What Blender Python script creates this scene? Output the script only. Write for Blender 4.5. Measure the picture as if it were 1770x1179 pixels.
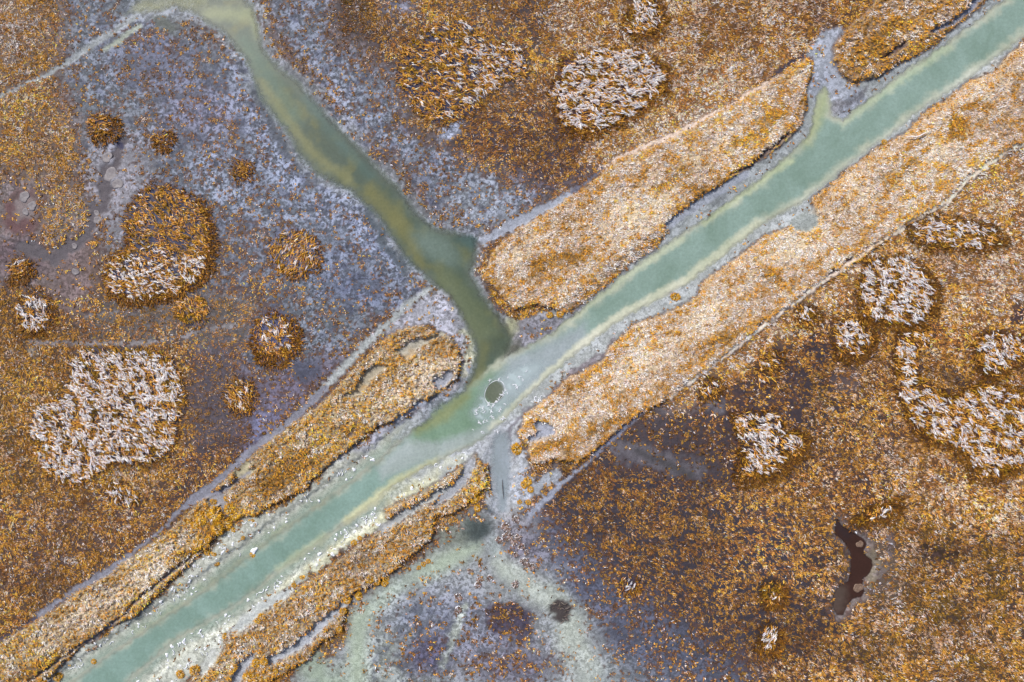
import bpy, math, random
import numpy as np
from mathutils import Vector

for o in list(bpy.data.objects):
    bpy.data.objects.remove(o)
rng = np.random.default_rng(11)
random.seed(11)
SC = bpy.context.scene
COL = SC.collection
R = math.radians

# ------------------------------------------------------------------ camera, sky, sun, exposure
cam = bpy.data.cameras.new("camera")
cam.sensor_width = 36.0
cam.lens = 24.4
cam.clip_start = 1.0
cam.clip_end = 9000.0
camo = bpy.data.objects.new("camera", cam)
COL.objects.link(camo)
camo.location = (0.0, 0.0, 120.0)
camo.rotation_euler = (0, 0, 0)
SC.camera = camo

SUN_EL, SUN_AZ = R(46), R(318)          # compass bearing of the sun; picture top = north (+Y)
W = bpy.data.worlds.new("World")
SC.world = W
W.use_nodes = True
nt = W.node_tree
bg = nt.nodes["Background"]
sky = nt.nodes.new("ShaderNodeTexSky")
sky.sky_type = 'NISHITA'
sky.sun_disc = False
sky.sun_elevation = SUN_EL
sky.sun_rotation = SUN_AZ
sky.air_density = 1.0
sky.dust_density = 4.0
nt.links.new(sky.outputs[0], bg.inputs[0])
bg.inputs[1].default_value = 0.09
sl = bpy.data.lights.new("sun", 'SUN')
sl.energy = 3.2
sl.angle = R(3)
sl.color = (1.0, 0.965, 0.92)
so = bpy.data.objects.new("sun", sl)
COL.objects.link(so)
sd_ = Vector((math.sin(SUN_AZ) * math.cos(SUN_EL), math.cos(SUN_AZ) * math.cos(SUN_EL), math.sin(SUN_EL)))
so.rotation_euler = sd_.to_track_quat('Z', 'Y').to_euler()
SC.view_settings.view_transform = 'Standard'
SC.view_settings.look = 'None'
SC.view_settings.gamma = 1.0
SC.view_settings.exposure = 0.31
SC.cycles.max_bounces = 5
SC.cycles.transparent_max_bounces = 6

# ------------------------------------------------------------------ helpers
def lin(c):
    a = np.array(c, float) / 255.0
    return np.where(a <= 0.04045, a / 12.92, ((a + 0.055) / 1.055) ** 2.4)

MPU = 0.1                                # metres per survey unit
def wx(u): return (np.asarray(u, float) - 885.0) * MPU
def wy(v): return (589.5 - np.asarray(v, float)) * MPU

_perm = np.random.default_rng(5).permutation(256)
_perm = np.concatenate([_perm, _perm])
_ga = np.random.default_rng(6).uniform(0, 2 * math.pi, 256)
_gx, _gy = np.cos(_ga), np.sin(_ga)
def noise(x, y, seed=0):
    x = np.asarray(x, float) + seed * 37.31
    y = np.asarray(y, float) - seed * 19.77
    xi = np.floor(x).astype(np.int64); yi = np.floor(y).astype(np.int64)
    xf = x - xi; yf = y - yi
    u = xf * xf * xf * (xf * (xf * 6 - 15) + 10); v = yf * yf * yf * (yf * (yf * 6 - 15) + 10)
    def g(ix, iy, dx, dy):
        h = _perm[(_perm[ix & 255] + iy) & 255]
        return _gx[h] * dx + _gy[h] * dy
    a = g(xi, yi, xf, yf); b = g(xi + 1, yi, xf - 1, yf)
    c = g(xi, yi + 1, xf, yf - 1); d = g(xi + 1, yi + 1, xf - 1, yf - 1)
    return ((a + (b - a) * u) * (1 - v) + (c + (d - c) * u) * v) * 1.5
def fbm(x, y, seed=0, oct=3):
    s = 0; a = 1.0; t = 0
    for k in range(oct):
        s = s + a * noise(x * 2 ** k, y * 2 ** k, seed + k * 3); t += a; a *= 0.5
    return s / t
def sst(e0, e1, x):
    t = np.clip((x - e0) / (e1 - e0), 0, 1)
    return t * t * (3 - 2 * t)

def zz(ox, oy, pts, s=2.947):            # survey sheet -> survey units
    return [(ox + p[0] / s, oy + p[1] / s) for p in pts]

def sd_poly(px, py, poly):
    P = np.array(poly, float); n = len(P)
    d = np.full(px.shape, 1e18); ins = np.zeros(px.shape, bool)
    for i in range(n):
        ax, ay = P[i]; bx, by = P[(i + 1) % n]
        ex, ey = bx - ax, by - ay
        w0, w1 = px - ax, py - ay
        t = np.clip((w0 * ex + w1 * ey) / (ex * ex + ey * ey + 1e-9), 0, 1)
        d = np.minimum(d, (w0 - ex * t) ** 2 + (w1 - ey * t) ** 2)
        if ay != by:
            c = ((ay > py) != (by > py)) & (px < (bx - ax) * (py - ay) / (by - ay) + ax)
            ins ^= c
    return np.where(ins, -1, 1) * np.sqrt(d)
def sd_line(px, py, pts):                # pts: (u, v, halfwidth)
    d = np.full(px.shape, 1e9)
    for i in range(len(pts) - 1):
        ax, ay, ar = pts[i]; bx, by, br = pts[i + 1]
        ex, ey = bx - ax, by - ay
        w0, w1 = px - ax, py - ay
        t = np.clip((w0 * ex + w1 * ey) / (ex * ex + ey * ey + 1e-9), 0, 1)
        d = np.minimum(d, np.hypot(w0 - ex * t, w1 - ey * t) - (ar + (br - ar) * t))
    return d
def sd_ell(px, py, e):                   # (u, v, ru, rv, rot degrees)
    cx, cy, ra, rb, rot = e
    c, s = math.cos(R(rot)), math.sin(R(rot))
    x = (px - cx) * c + (py - cy) * s; y = -(px - cx) * s + (py - cy) * c
    k = np.hypot(x / ra, y / rb)
    return (k - 1) * min(ra, rb)
def sdist(px, py, shape):
    k = shape[0]
    if k == 'P': return sd_poly(px, py, shape[1])
    if k == 'L': return sd_line(px, py, shape[1])
    return sd_ell(px, py, shape[1])
def shape_box(shape):
    k = shape[0]
    if k == 'E':
        c = shape[1]; r = max(c[2], c[3]); return c[0] - r, c[1] - r, c[0] + r, c[1] + r
    a = np.array(shape[1], float); w = a[:, 2].max() if k == 'L' else 0
    return a[:, 0].min() - w, a[:, 1].min() - w, a[:, 0].max() + w, a[:, 1].max() + w

# ------------------------------------------------------------------ the survey grid
STEP = 2.0
cu = np.arange(-150, 1921, STEP); cv = np.arange(-140, 1321, STEP)
def extend(c):
    g = []; s = 6.0; x = 0
    while x < 60000:
        x += s; s *= 1.35; g.append(x)
    g = np.array(g)
    return np.concatenate([(c[0] - g)[::-1], c, c[-1] + g]), len(g)
U, NE = extend(cu); V, NE2 = extend(cv)
GU, GV = np.meshgrid(U, V)
NY, NX = GU.shape
WU = GU + 20 * fbm(GU / 60, GV / 60, 1) + 7 * noise(GU / 13, GV / 13, 2) + 3 * noise(GU / 5.5, GV / 5.5, 5)
WV = GV + 20 * fbm(GU / 60, GV / 60, 3) + 7 * noise(GU / 13, GV / 13, 4) + 3 * noise(GU / 5.5, GV / 5.5, 6)
WU2 = GU + 4.0 * fbm(GU / 24, GV / 24, 7) + 2.6 * noise(GU / 8, GV / 8, 8) + 1.4 * noise(GU / 4, GV / 4, 11)
WV2 = GV + 4.0 * fbm(GU / 24, GV / 24, 9) + 2.6 * noise(GU / 8, GV / 8, 10) + 1.4 * noise(GU / 4, GV / 4, 12)

F = {}
def field(n, v): F[n] = np.full(GU.shape, float(v))
for n in ('gr', 'gg', 'gb', 'mot', 'dens', 'gold', 'rust', 'straw', 'tan', 'olive', 'len', 'bank', 'wr', 'wg', 'wb', 'wa', 'h', 'tone', 'cush'):
    field(n, 0)
F['len'] += 1.0
F['tone'] += 1.0

def window(shape, pad):
    x0, y0, x1, y1 = shape_box(shape)
    i0 = max(0, np.searchsorted(U, x0 - pad) - 1); i1 = min(NX, np.searchsorted(U, x1 + pad) + 1)
    j0 = max(0, np.searchsorted(V, y0 - pad) - 1); j1 = min(NY, np.searchsorted(V, y1 + pad) + 1)
    return slice(j0, j1), slice(i0, i1)
def mask(shape, soft, crisp=False, grow=0.0):
    s = window(shape, soft + 25 + abs(grow))
    a, b = (WU2[s], WV2[s]) if crisp else (WU[s], WV[s])
    d = sdist(a, b, shape) - grow
    return s, sst(soft, -soft, d), d
def paint(shape, soft=12, k=1.0, crisp=False, grow=0.0, **kw):
    if not crisp and soft >= 12: soft *= 1.7
    s, m, d = mask(shape, soft, crisp, grow)
    m = m * k
    vals = {}
    for n, v in kw.items():
        if n == 'g': vals['gr'], vals['gg'], vals['gb'] = lin(v)
        elif n == 'w': vals['wr'], vals['wg'], vals['wb'] = lin(v)
        elif n == 'pal':
            for nn, vv in zip(('gold', 'rust', 'straw', 'tan', 'olive'), v): vals[nn] = vv
        else: vals[n] = v
    for n, v in vals.items():
        F[n][s] += (v - F[n][s]) * m
def PO(pts): return ('P', pts)
def LI(pts): return ('L', pts)
def EL(*e): return ('E', e if len(e) == 5 else (*e, 0))

ALL = PO([(-1e5, -1e5), (1e5, -1e5), (1e5, 1e5), (-1e5, 1e5)])
F['gr'] += lin((88, 62, 44))[0]; F['gg'] += lin((88, 62, 44))[1]; F['gb'] += lin((88, 62, 44))[2]
F['dens'] += 0.85
F['gold'] += 0.5; F['rust'] += 0.3; F['straw'] += 0.05; F['tan'] += 0.1; F['olive'] += 0.12

#          gold  rust straw tan olive
P_GOLD  = (0.60, 0.18, 0.06, 0.10, 0.06)
P_FIELD = (0.42, 0.34, 0.04, 0.12, 0.10)
P_RUST  = (0.22, 0.70, 0.00, 0.05, 0.03)
P_TAN   = (0.26, 0.28, 0.18, 0.30, 0.06)
P_BANK  = (0.26, 0.08, 0.36, 0.30, 0.07)
P_BANKG = (0.42, 0.12, 0.26, 0.18, 0.10)
P_OLIVE = (0.32, 0.26, 0.05, 0.10, 0.28)

# ---- regions of the marsh
paint(PO([(-200, -200), (105, -200), (105, 60), (95, 150), (130, 210), (150, 300), (100, 330), (-200, 300)]), 20, pal=P_GOLD, dens=.85, g=(112, 92, 84))
paint(EL(18, 50, 34, 60), 20, pal=(.35, .1, .4, .15, 0), dens=.9)
# north-west grey flats
paint(PO([(105, -200), (105, 120), (125, 220), (160, 330), (190, 440), (200, 530), (330, 560), (330, 700), (330, 800), (400, 770), (540, 680), (640, 590), (740, 510), (700, 430), (600, 330), (500, 250), (420, 100), (330, 20), (330, -200)]),
      22, g=(88, 93, 106), mot=.7, dens=.26, pal=P_RUST, len=.7)
paint(LI([(150, 90, 40), (150, 190, 30), (200, 300, 30)]), 25, k=.6, mot=.9, dens=.12)
paint(EL(200, 320, 60, 90, 15), 25, g=(122, 120, 134), dens=.18, mot=.3)
paint(EL(270, 110, 85, 55, 20), 25, k=.7, g=(86, 88, 112), mot=.35)
paint(EL(360, 210, 80, 60), 25, k=.6, g=(100, 98, 124), mot=.4, dens=.22)
paint(EL(420, 330, 110, 90, 30), 30, dens=.24, mot=.8, k=.8, g=(98, 104, 122))
paint(EL(400, 480, 110, 90), 30, dens=.40, mot=.45, k=.9, g=(86, 89, 104), pal=(.4, .55, 0, .05, 0))
paint(EL(600, 430, 90, 60, 35), 30, dens=.15, mot=.7, k=.9, g=(90, 96, 114))
paint(EL(620, 500, 70, 30, 20), 18, dens=.05, mot=.5, k=.8, g=(78, 84, 108))
paint(LI([(420, 120, 30), (500, 290, 40), (620, 380, 45), (700, 470, 30)]), 25, k=.85, dens=.13, mot=1.0, g=(102, 108, 128))
paint(PO([(330, 600), (450, 640), (560, 620), (600, 620), (540, 690), (440, 770), (400, 800), (320, 800)]), 18, g=(90, 84, 104), mot=.3, dens=.32, pal=P_RUST)
paint(EL(530, 640, 28, 22), 10, g=(68, 70, 90), mot=.2, dens=.05)
paint(EL(440, 745, 40, 26, -30), 12, g=(100, 102, 136), mot=.4, dens=.1)
paint(PO([(150, 520), (330, 500), (450, 520), (440, 600), (300, 600), (140, 605)]), 16, g=(96, 90, 92), mot=.25, dens=.6, pal=(.5, .38, 0, .05, .07))
paint(PO([(330, 590), (400, 590), (440, 700), (400, 790), (330, 800)]), 18, g=(82, 74, 86), mot=.2, dens=.55, pal=(.45, .5, 0, .05, 0))
# west brown mud
paint(PO([(-200, 280), (60, 300), (120, 340), (150, 400), (160, 470), (130, 540), (60, 500), (-200, 520)]), 18, g=(100, 90, 94), mot=.5, dens=.18, pal=(.6, .35, 0, .05, 0))
paint(EL(45, 365, 42, 38), 8, g=(92, 66, 72), mot=.05, dens=.02)
paint(EL(46, 358, 26, 22), 6, g=(118, 106, 112), mot=.05, dens=.02)
paint(EL(40, 440, 60, 34), 12, g=(84, 70, 78), mot=.4, dens=.08, pal=P_RUST)
paint(EL(125, 470, 36, 60, 15), 14, g=(96, 82, 86), mot=.35, dens=.05)
paint(PO([(70, 330), (150, 320), (150, 370), (120, 400), (90, 440), (70, 400)]), 12, dens=.6, pal=P_GOLD, g=(104, 92, 92))
paint(LI([(212, 240, 8), (200, 268, 9), (186, 300, 13), (176, 345, 10), (152, 390, 12), (128, 425, 12), (95, 440, 14), (40, 430, 14)]), 5, g=(84, 78, 88), mot=.05, dens=0, h=-.15)
paint(LI([(205, 245, 5), (212, 256, 5)]), 4, g=(52, 52, 80), dens=0)
paint(LI([(10, 300, 5), (30, 330, 6), (14, 350, 4)]), 5, g=(78, 62, 66), dens=0)
# lower-west field
paint(PO([(-200, 520), (60, 540), (140, 600), (330, 620), (320, 790), (340, 850), (200, 960), (60, 1060), (-200, 1200)]), 20, g=(92, 68, 44), dens=.86, pal=(.56, .22, .04, .10, .08))
paint(PO([(-200, 900), (150, 850), (330, 840), (290, 890), (100, 1020), (-200, 1160)]), 24, k=.8, g=(86, 62, 60), dens=.78, pal=(.48, .32, .06, .12, .02))
paint(PO([(300, 790), (420, 750), (420, 800), (350, 860), (290, 880)]), 12, g=(72, 54, 56), dens=.72, pal=(.45, .42, .05, .05, 0))
paint(EL(165, 1000, 24, 9, -35), 8, g=(96, 90, 100), dens=.2)
paint(EL(250, 940, 60, 10, -30), 8, k=.7, g=(70, 58, 62), dens=.5)
# east of the creek: grey
paint(PO([(440, -200), (590, -200), (580, 50), (640, 90), (690, 130), (700, 210), (760, 240), (840, 290), (960, 300), (1020, 300), (900, 375), (840, 410), (760, 390), (650, 260), (520, 120), (450, 30)]),
      20, g=(92, 97, 113), mot=.9, dens=.24, pal=P_RUST, len=.7)
paint(EL(650, 130, 60, 40, 40), 25, k=.7, mot=.5, dens=.34, pal=P_RUST)
paint(EL(830, 350, 70, 40, -15), 20, k=.8, g=(122, 127, 142), mot=.5, dens=.16)
paint(EL(600, 200, 30, 80, -35), 20, k=.7, mot=1.0, g=(106, 112, 130), dens=.13)
# north field
paint(PO([(575, -200), (1000, -200), (960, 60), (940, 200), (800, 230), (700, 110), (620, 60)]), 22, g=(84, 70, 70), mot=.1, dens=.85, pal=(.42, .40, .06, .08, .04))
paint(EL(690, 15, 30, 12, 10), 10, g=(120, 120, 140), dens=.3, mot=.6)
paint(EL(940, 30, 40, 28), 18, k=.7, g=(72, 52, 50), dens=.6, pal=P_RUST)
paint(PO([(940, -200), (1790, -200), (1480, -60), (1430, 40), (1400, 90), (1250, 185), (1100, 250), (1040, 290), (960, 200)]), 20, g=(104, 74, 52), dens=.95, pal=P_TAN)
paint(EL(1300, 90, 90, 50, -20), 30, k=.6, pal=(.3, .46, .04, .18, .02), g=(84, 54, 40))
paint(EL(1400, 20, 50, 40), 20, k=.6, pal=(.3, .46, .06, .16, .02), g=(84, 60, 60))
paint(PO([(790, 210), (860, 190), (960, 190), (1010, 230), (1030, 290), (960, 330), (880, 300), (800, 250)]), 20, g=(72, 52, 60), dens=.72, mot=.15, pal=(.30, .64, 0, .04, .02))
paint(EL(780, 225, 24, 12, -25), 8, g=(128, 134, 156), dens=.05, mot=.6)
paint(LI([(1010, 95, 2), (960, 130, 2), (930, 150, 1)]), 3, g=(50, 44, 56), dens=.1)
# east / south-east field
paint(PO([(1000, 830), (1200, 660), (1500, 450), (1640, 350), (2200, 0), (2200, 1500), (1000, 1500)]), 14, g=(86, 58, 40), dens=.9, pal=P_FIELD)
paint(PO([(1560, 400), (2200, 100), (2200, 620), (1760, 560), (1650, 560), (1600, 440)]), 24, g=(112, 82, 58), dens=.95, pal=P_TAN)
paint(PO([(1250, 620), (1380, 560), (1440, 600), (1440, 700), (1560, 740), (1540, 860), (1430, 870), (1400, 800), (1240, 850), (1150, 820), (1170, 720)]), 24, g=(62, 46, 52), dens=.62, pal=(.36, .58, 0, .04, .02))
paint(EL(1330, 660, 80, 60), 30, k=.6, g=(56, 42, 52), dens=.5)
paint(EL(1440, 700, 50, 70), 24, k=.6, pal=P_OLIVE, dens=.8)
paint(EL(1470, 800, 90, 50, 20), 24, k=.7, dens=.8, g=(84, 60, 50), pal=(.4, .36, .06, .16, .02))
paint(PO([(960, 830), (1060, 780), (1200, 830), (1400, 900), (1420, 1060), (1300, 1179), (1200, 1320), (1080, 1179), (1020, 1060), (950, 950), (930, 880)]), 24, g=(62, 58, 74), dens=.60, mot=.1, pal=(.46, .50, 0, .04, 0))
paint(EL(1150, 880, 130, 60, 25), 30, k=.7, dens=.74, g=(60, 48, 60))
paint(PO([(900, 880), (960, 900), (1020, 1000), (1100, 1060), (1180, 1179), (1180, 1320), (960, 1320), (940, 1179), (930, 1000), (890, 930)]), 22, g=(100, 102, 128), dens=.24, mot=.35, pal=P_RUST, len=.7)
paint(EL(1130, 1120, 90, 60, 20), 24, k=.8, g=(72, 76, 94), mot=.4, dens=.26)
paint(EL(1240, 1160, 60, 50), 24, k=.8, g=(76, 79, 96), mot=.3, dens=.3)
paint(PO([(1050, 770), (1100, 720), (1180, 690), (1250, 695), (1250, 760), (1260, 830), (1180, 835), (1120, 810), (1060, 800)]), 14, g=(70, 62, 70), dens=.30, mot=.05, pal=P_RUST)
paint(LI([(1090, 765, 10), (1130, 790, 16), (1190, 800, 14), (1210, 825, 10)]), 10, g=(66, 60, 66), dens=.02)
paint(EL(1210, 765, 24, 22), 12, g=(68, 52, 52), dens=.3, pal=P_RUST)
paint(EL(1185, 700, 50, 14, -15), 8, k=.8, g=(104, 98, 108), dens=.08)
paint(EL(1460, 650, 26, 30, 20), 10, k=.8, dens=.5, g=(92, 80, 86), pal=P_TAN)
paint(PO([(1500, 760), (1560, 740), (1660, 830), (1760, 830), (2200, 800), (2200, 900), (1640, 940), (1560, 880)]), 26, k=.8, pal=(.28, .28, .12, .28, .04), g=(96, 70, 54), dens=.95)
paint(PO([(1540, 900), (1800, 880), (2200, 900), (2200, 1500), (1500, 1500), (1480, 1100), (1530, 1050)]), 30, g=(84, 60, 34), dens=.92, pal=P_OLIVE)
paint(EL(1570, 1010, 50, 90), 30, k=.6, pal=(.26, .28, .12, .28, .06))
paint(EL(1660, 1130, 120, 50), 30, k=.5, pal=(.26, .28, .10, .28, .08))
paint(LI([(1600, 950, 10), (1640, 960, 16), (1665, 950, 6), (1632, 975, 5)]), 8, g=(48, 34, 26), dens=.35, pal=(.1, .5, 0, 0, .4))
paint(PO([(1330, 1050), (1400, 1030), (1460, 1080), (1460, 1120), (1360, 1150), (1290, 1120)]), 20, k=.7, g=(52, 36, 34), dens=.6, pal=(.3, .5, 0, 0, .2))
paint(EL(1420, 985, 22, 26), 12, k=.8, g=(52, 36, 30), dens=.55)
paint(EL(1758, 545, 20, 16), 8, g=(50, 40, 50), dens=.3)
paint(EL(1530, 980, 34, 70), 14, k=.7, dens=.5, g=(100, 88, 84), pal=P_TAN)
for e, tv in (((1330, 660, 130, 110, 0), .72), ((1120, 900, 150, 150, 20), .68), ((1150, 780, 120, 60, 0), .55), ((1655, 660, 34, 14, 10), .35), ((1600, 625, 16, 30, 0), .45), ((1700, 424, 40, 12, -5), .45), ((1500, 620, 18, 16, 0), .45), ((1760, 560, 50, 14, 0), .5), ((1370, 800, 40, 14, -20), .45), ((1700, 832, 60, 12, 0), .5), ((1350, 1080, 150, 90, 0), .64), ((1640, 1030, 170, 150, 0), .72), ((1500, 930, 110, 90, 0), .84), ((1480, 720, 90, 70, 0), .8), ((900, 250, 120, 60, 0), .74),
              ((620, 40, 90, 60, 0), .72), ((950, 40, 60, 40, 0), .76), ((380, 690, 90, 90, 0), .74), ((1400, 40, 60, 50, 0), .8), ((1700, 500, 130, 100, -30), 1.25), ((1240, 130, 180, 80, -25), 1.22), ((1130, 220, 90, 40, -30), 1.25), ((1500, 440, 120, 30, -35), 1.2), ((1690, 350, 90, 50, -35), 1.2), ((1600, 850, 120, 50, 10), 1.15), ((120, 880, 120, 60, 0), 1.1), ((60, 120, 80, 120, 0), 1.06), ((100, 950, 160, 60, -30), .9), ((1500, 700, 60, 80, 0), .8)):
    paint(('E', e), 40 if max(e[2], e[3]) > 65 else 9, tone=tv)
paint(PO([(1060, 760), (1180, 690), (1300, 620), (1440, 600), (1440, 720), (1250, 860), (1400, 960), (1380, 1100), (1200, 1179), (1200, 1320), (1060, 1320), (980, 1100), (940, 900), (1000, 830)]), 40, k=.6, g=(52, 46, 56))
paint(PO([(1080, 720), (1250, 660), (1400, 640), (1400, 700), (1260, 860), (1120, 840), (1060, 790)]), 24, k=.7, dens=.36)
paint(LI([(1065, 775, 12), (1110, 790, 18), (1160, 800, 18), (1200, 812, 12)]), 10, k=.9, g=(92, 88, 100), dens=.05, mot=.1)
paint(LI([(1100, 780, 5), (1150, 800, 8), (1195, 822, 7)]), 8, crisp=True, k=.8, g=(58, 56, 62), dens=.02, mot=0)
paint(LI([(1150, 705, 9), (1200, 698, 12), (1240, 700, 10)]), 9, k=.85, g=(100, 96, 108), dens=.06, mot=.15)
paint(LI([(1180, 690, 16), (1300, 600, 24), (1400, 525, 28), (1500, 460, 34), (1600, 400, 36), (1700, 330, 40), (1800, 260, 50)]), 18, k=.85, dens=.97, pal=(.28, .20, .24, .26, .04), tone=1.25, g=(132, 104, 82))
paint(LI([(1030, 262, 16), (1150, 210, 30), (1250, 150, 36), (1340, 100, 30)]), 18, k=.8, dens=.97, pal=(.28, .22, .22, .26, .04), tone=1.22, g=(132, 104, 82))
paint(EL(1690, 480, 70, 60), 26, k=.8, dens=.97, pal=(.24, .26, .18, .32, .02), tone=1.2, g=(120, 92, 74))
# ---- bottom: pale shallow flats
paint(PO([(440, 1330), (500, 1165), (560, 1140), (600, 1080), (610, 1030), (690, 990), (760, 930), (800, 890), (880, 870), (930, 920), (960, 980), (1020, 1050), (1060, 1120), (1120, 1179), (1120, 1330)]), 14,
      g=(124, 127, 136), dens=.04, mot=.28, pal=P_RUST)
paint(PO([(615, 1179), (640, 1080), (720, 1040), (800, 1060), (780, 1179), (760, 1330), (600, 1330)]), 14, k=.7, g=(126, 132, 132), mot=.6)
paint(LI([(617, 1330, 16), (616, 1140, 15), (622, 1070, 16), (680, 1020, 15), (760, 975, 17), (820, 945, 12)]), 16, crisp=True, k=.8, g=(158, 170, 158), mot=.05, dens=0)
paint(LI([(860, 900, 8), (858, 940, 14), (880, 985, 16)]), 9, crisp=True, k=.7, g=(146, 156, 162), mot=.1, dens=0)
paint(LI([(700, 1110, 8), (730, 1080, 7)]), 6, crisp=True, k=.6, g=(156, 166, 152))
paint(LI([(870, 975, 18), (905, 1000, 20), (950, 1030, 22), (990, 1060, 22), (985, 1110, 26), (1010, 1160, 30)]), 15, crisp=True, k=.8, g=(164, 170, 168), mot=.15, dens=0)
paint(EL(1050, 1170, 80, 20), 14, k=.8, g=(150, 156, 160), mot=.2)
paint(EL(822, 916, 27, 20), 11, g=(70, 80, 84), dens=0, mot=.1)
paint(EL(790, 925, 36, 12, -25), 10, k=.6, g=(84, 92, 92), dens=0, mot=.1)
paint(EL(775, 930, 30, 16, -30), 12, k=.7, g=(112, 116, 108))
paint(EL(852, 878, 12, 8), 6, g=(88, 98, 112), dens=0)
paint(PO([(855, 880), (930, 900), (950, 950), (930, 990), (880, 960), (850, 920)]), 16, g=(118, 116, 128), dens=.1, mot=.4)
paint(EL(912, 945, 30, 18, 15), 12, g=(92, 88, 104), dens=.06)
paint(EL(790, 1085, 120, 60, 20), 24, k=.75, g=(108, 110, 130), dens=.16, mot=.6, pal=P_RUST)
paint(EL(880, 1075, 44, 36, 25), 10, g=(60, 54, 72), dens=.28, mot=.2, pal=P_RUST)
paint(EL(740, 1130, 46, 44, -20), 18, g=(74, 72, 94), dens=.2, mot=.5, pal=P_RUST)
paint(EL(890, 1150, 80, 40), 20, g=(92, 90, 108), dens=.32, mot=.4, pal=(.35, .6, 0, .05, 0))
paint(LI([(800, 1060, 9), (790, 1100, 8), (765, 1150, 6)]), 7, k=.8, g=(152, 158, 156), dens=0)
paint(EL(720, 1075, 40, 18, -30), 14, k=.7, g=(92, 98, 116))
paint(LI([(540, 1150, 20), (570, 1180, 30)]), 16, g=(140, 152, 144), dens=0, mot=.1)

paint(PO([(930, 900), (1010, 940), (1090, 1020), (1190, 1090), (1300, 1179), (1300, 1320), (1080, 1320), (1050, 1120), (990, 1030), (940, 980)]), 26, k=.75, g=(74, 78, 98), dens=.27, mot=.35, pal=P_RUST)
paint(EL(852, 878, 13, 9), 6, crisp=True, k=.9, g=(70, 78, 90), dens=0, mot=0)
paint(EL(828, 915, 24, 17, -10), 10, crisp=True, k=.8, g=(56, 64, 68), dens=0, mot=.1)
# ---- water outlines (survey units)
CANAL = PO([(1800, -50), (1713, 14), (1640, 70), (1567, 119), (1500, 170), (1458, 203), (1440, 196), (1436, 160), (1428, 148), (1414, 160), (1404, 205), (1396, 235), (1340, 285), (1290, 325), (1231, 368), (1170, 408), (1087, 466), (1009, 528), (955, 574), (904, 599),
            (868, 618), (838, 645), (815, 668), (789, 692), (738, 724), (700, 752), (660, 790), (600, 836), (543, 878), (475, 925), (407, 977), (355, 1016), (305, 1052), (240, 1095), (170, 1143), (100, 1195), (30, 1245), (-300, 1460), (-200, 1560),
            (120, 1290), (215, 1185), (305, 1107), (407, 1049), (509, 969), (560, 935), (600, 905), (636, 882), (680, 842), (730, 812), (790, 785), (830, 765), (868, 735), (884, 714), (907, 690), (941, 660), (992, 616), (1077, 551), (1120, 530), (1185, 494), (1250, 445), (1312, 393),
            (1390, 350), (1440, 310), (1492, 268), (1540, 235), (1594, 190), (1679, 134), (1730, 95), (1800, 45), (2100, -170), (2100, -260)])
CREEK = PO([(60, -200), (180, -120), (255, -30), (222, 8), (210, 25), (262, 22), (300, 12), (335, 28), (385, 60), (420, 105), (444, 165), (470, 205), (500, 240), (515, 275), (545, 305), (600, 332), (640, 365), (672, 410), (700, 455), (735, 485), (775, 515), (800, 560), (816, 600),
            (812, 640), (800, 668), (770, 690), (740, 712), (735, 740), (790, 735), (850, 700), (872, 640), (880, 608), (892, 580), (868, 545), (840, 512), (818, 470), (828, 432), (826, 408), (790, 398), (750, 388), (715, 355), (690, 318), (650, 282), (610, 238), (560, 188), (520, 140),
            (480, 108), (455, 80), (448, 40), (440, 8), (400, -30), (330, -120), (300, -220)])
SIDE = LI([(868, 760, 16), (866, 790, 20), (866, 820, 17), (868, 850, 14), (870, 880, 10)])

# ---- mud around the water
paint(CANAL, 7, grow=34, g=(142, 146, 154), dens=.04, mot=.22, pal=P_RUST)
paint(CREEK, 9, grow=11, g=(118, 122, 134), dens=.05, mot=.45, k=.85)
paint(LI([(442, 150, 8), (455, 185, 7), (480, 235, 9), (520, 300, 7)]), 6, k=.8, g=(70, 74, 88), dens=0, mot=.1)
paint(LI([(640, 375, 8), (668, 425, 10), (700, 468, 8)]), 6, k=.85, g=(70, 78, 92), dens=0, mot=.05)
paint(LI([(500, 125, 5), (560, 180, 5), (585, 240, 4), (680, 300, 6), (735, 360, 6)]), 5, k=.7, g=(98, 100, 110), dens=0, mot=.1)
paint(EL(290, 42, 30, 16, 10), 8, k=.8, g=(86, 90, 88), dens=0, mot=0)
paint(EL(818, 420, 18, 14), 7, k=.7, g=(72, 88, 96), dens=0)
# junction and shelves
paint(PO([(890, 560), (905, 545), (935, 545), (975, 545), (1010, 520), (1020, 540), (960, 590), (900, 610), (850, 640), (850, 615), (885, 600)]), 7, g=(118, 116, 128), dens=.03, mot=.4)
paint(EL(886, 606, 26, 18, -30), 9, k=.9, g=(84, 84, 78), dens=0, mot=0)
paint(EL(880, 562, 12, 17, -30), 9, k=.75, g=(150, 150, 122), dens=0, mot=0)
paint(LI([(806, 575, 7), (812, 610, 9), (805, 640, 7)]), 6, k=.8, g=(160, 160, 142), dens=0)
paint(PO([(735, 510), (770, 520), (800, 570), (806, 620), (800, 660), (760, 690), (700, 730), (640, 780), (600, 815), (580, 830), (570, 800), (650, 745), (760, 670), (790, 650), (790, 600), (740, 565), (670, 572), (640, 600), (690, 540)]), 7, g=(142, 142, 158), dens=.04, mot=.4, pal=P_RUST)
SHELFN = PO([(90, 1185), (140, 1125), (190, 1085), (245, 1060), (300, 1005), (356, 955), (395, 905), (440, 885), (480, 872), (525, 850), (560, 815), (590, 800), (660, 760), (700, 740), (660, 795), (600, 842), (540, 884), (475, 932), (400, 985), (300, 1055), (170, 1145), (110, 1195), (20, 1290), (-80, 1310)])
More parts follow.
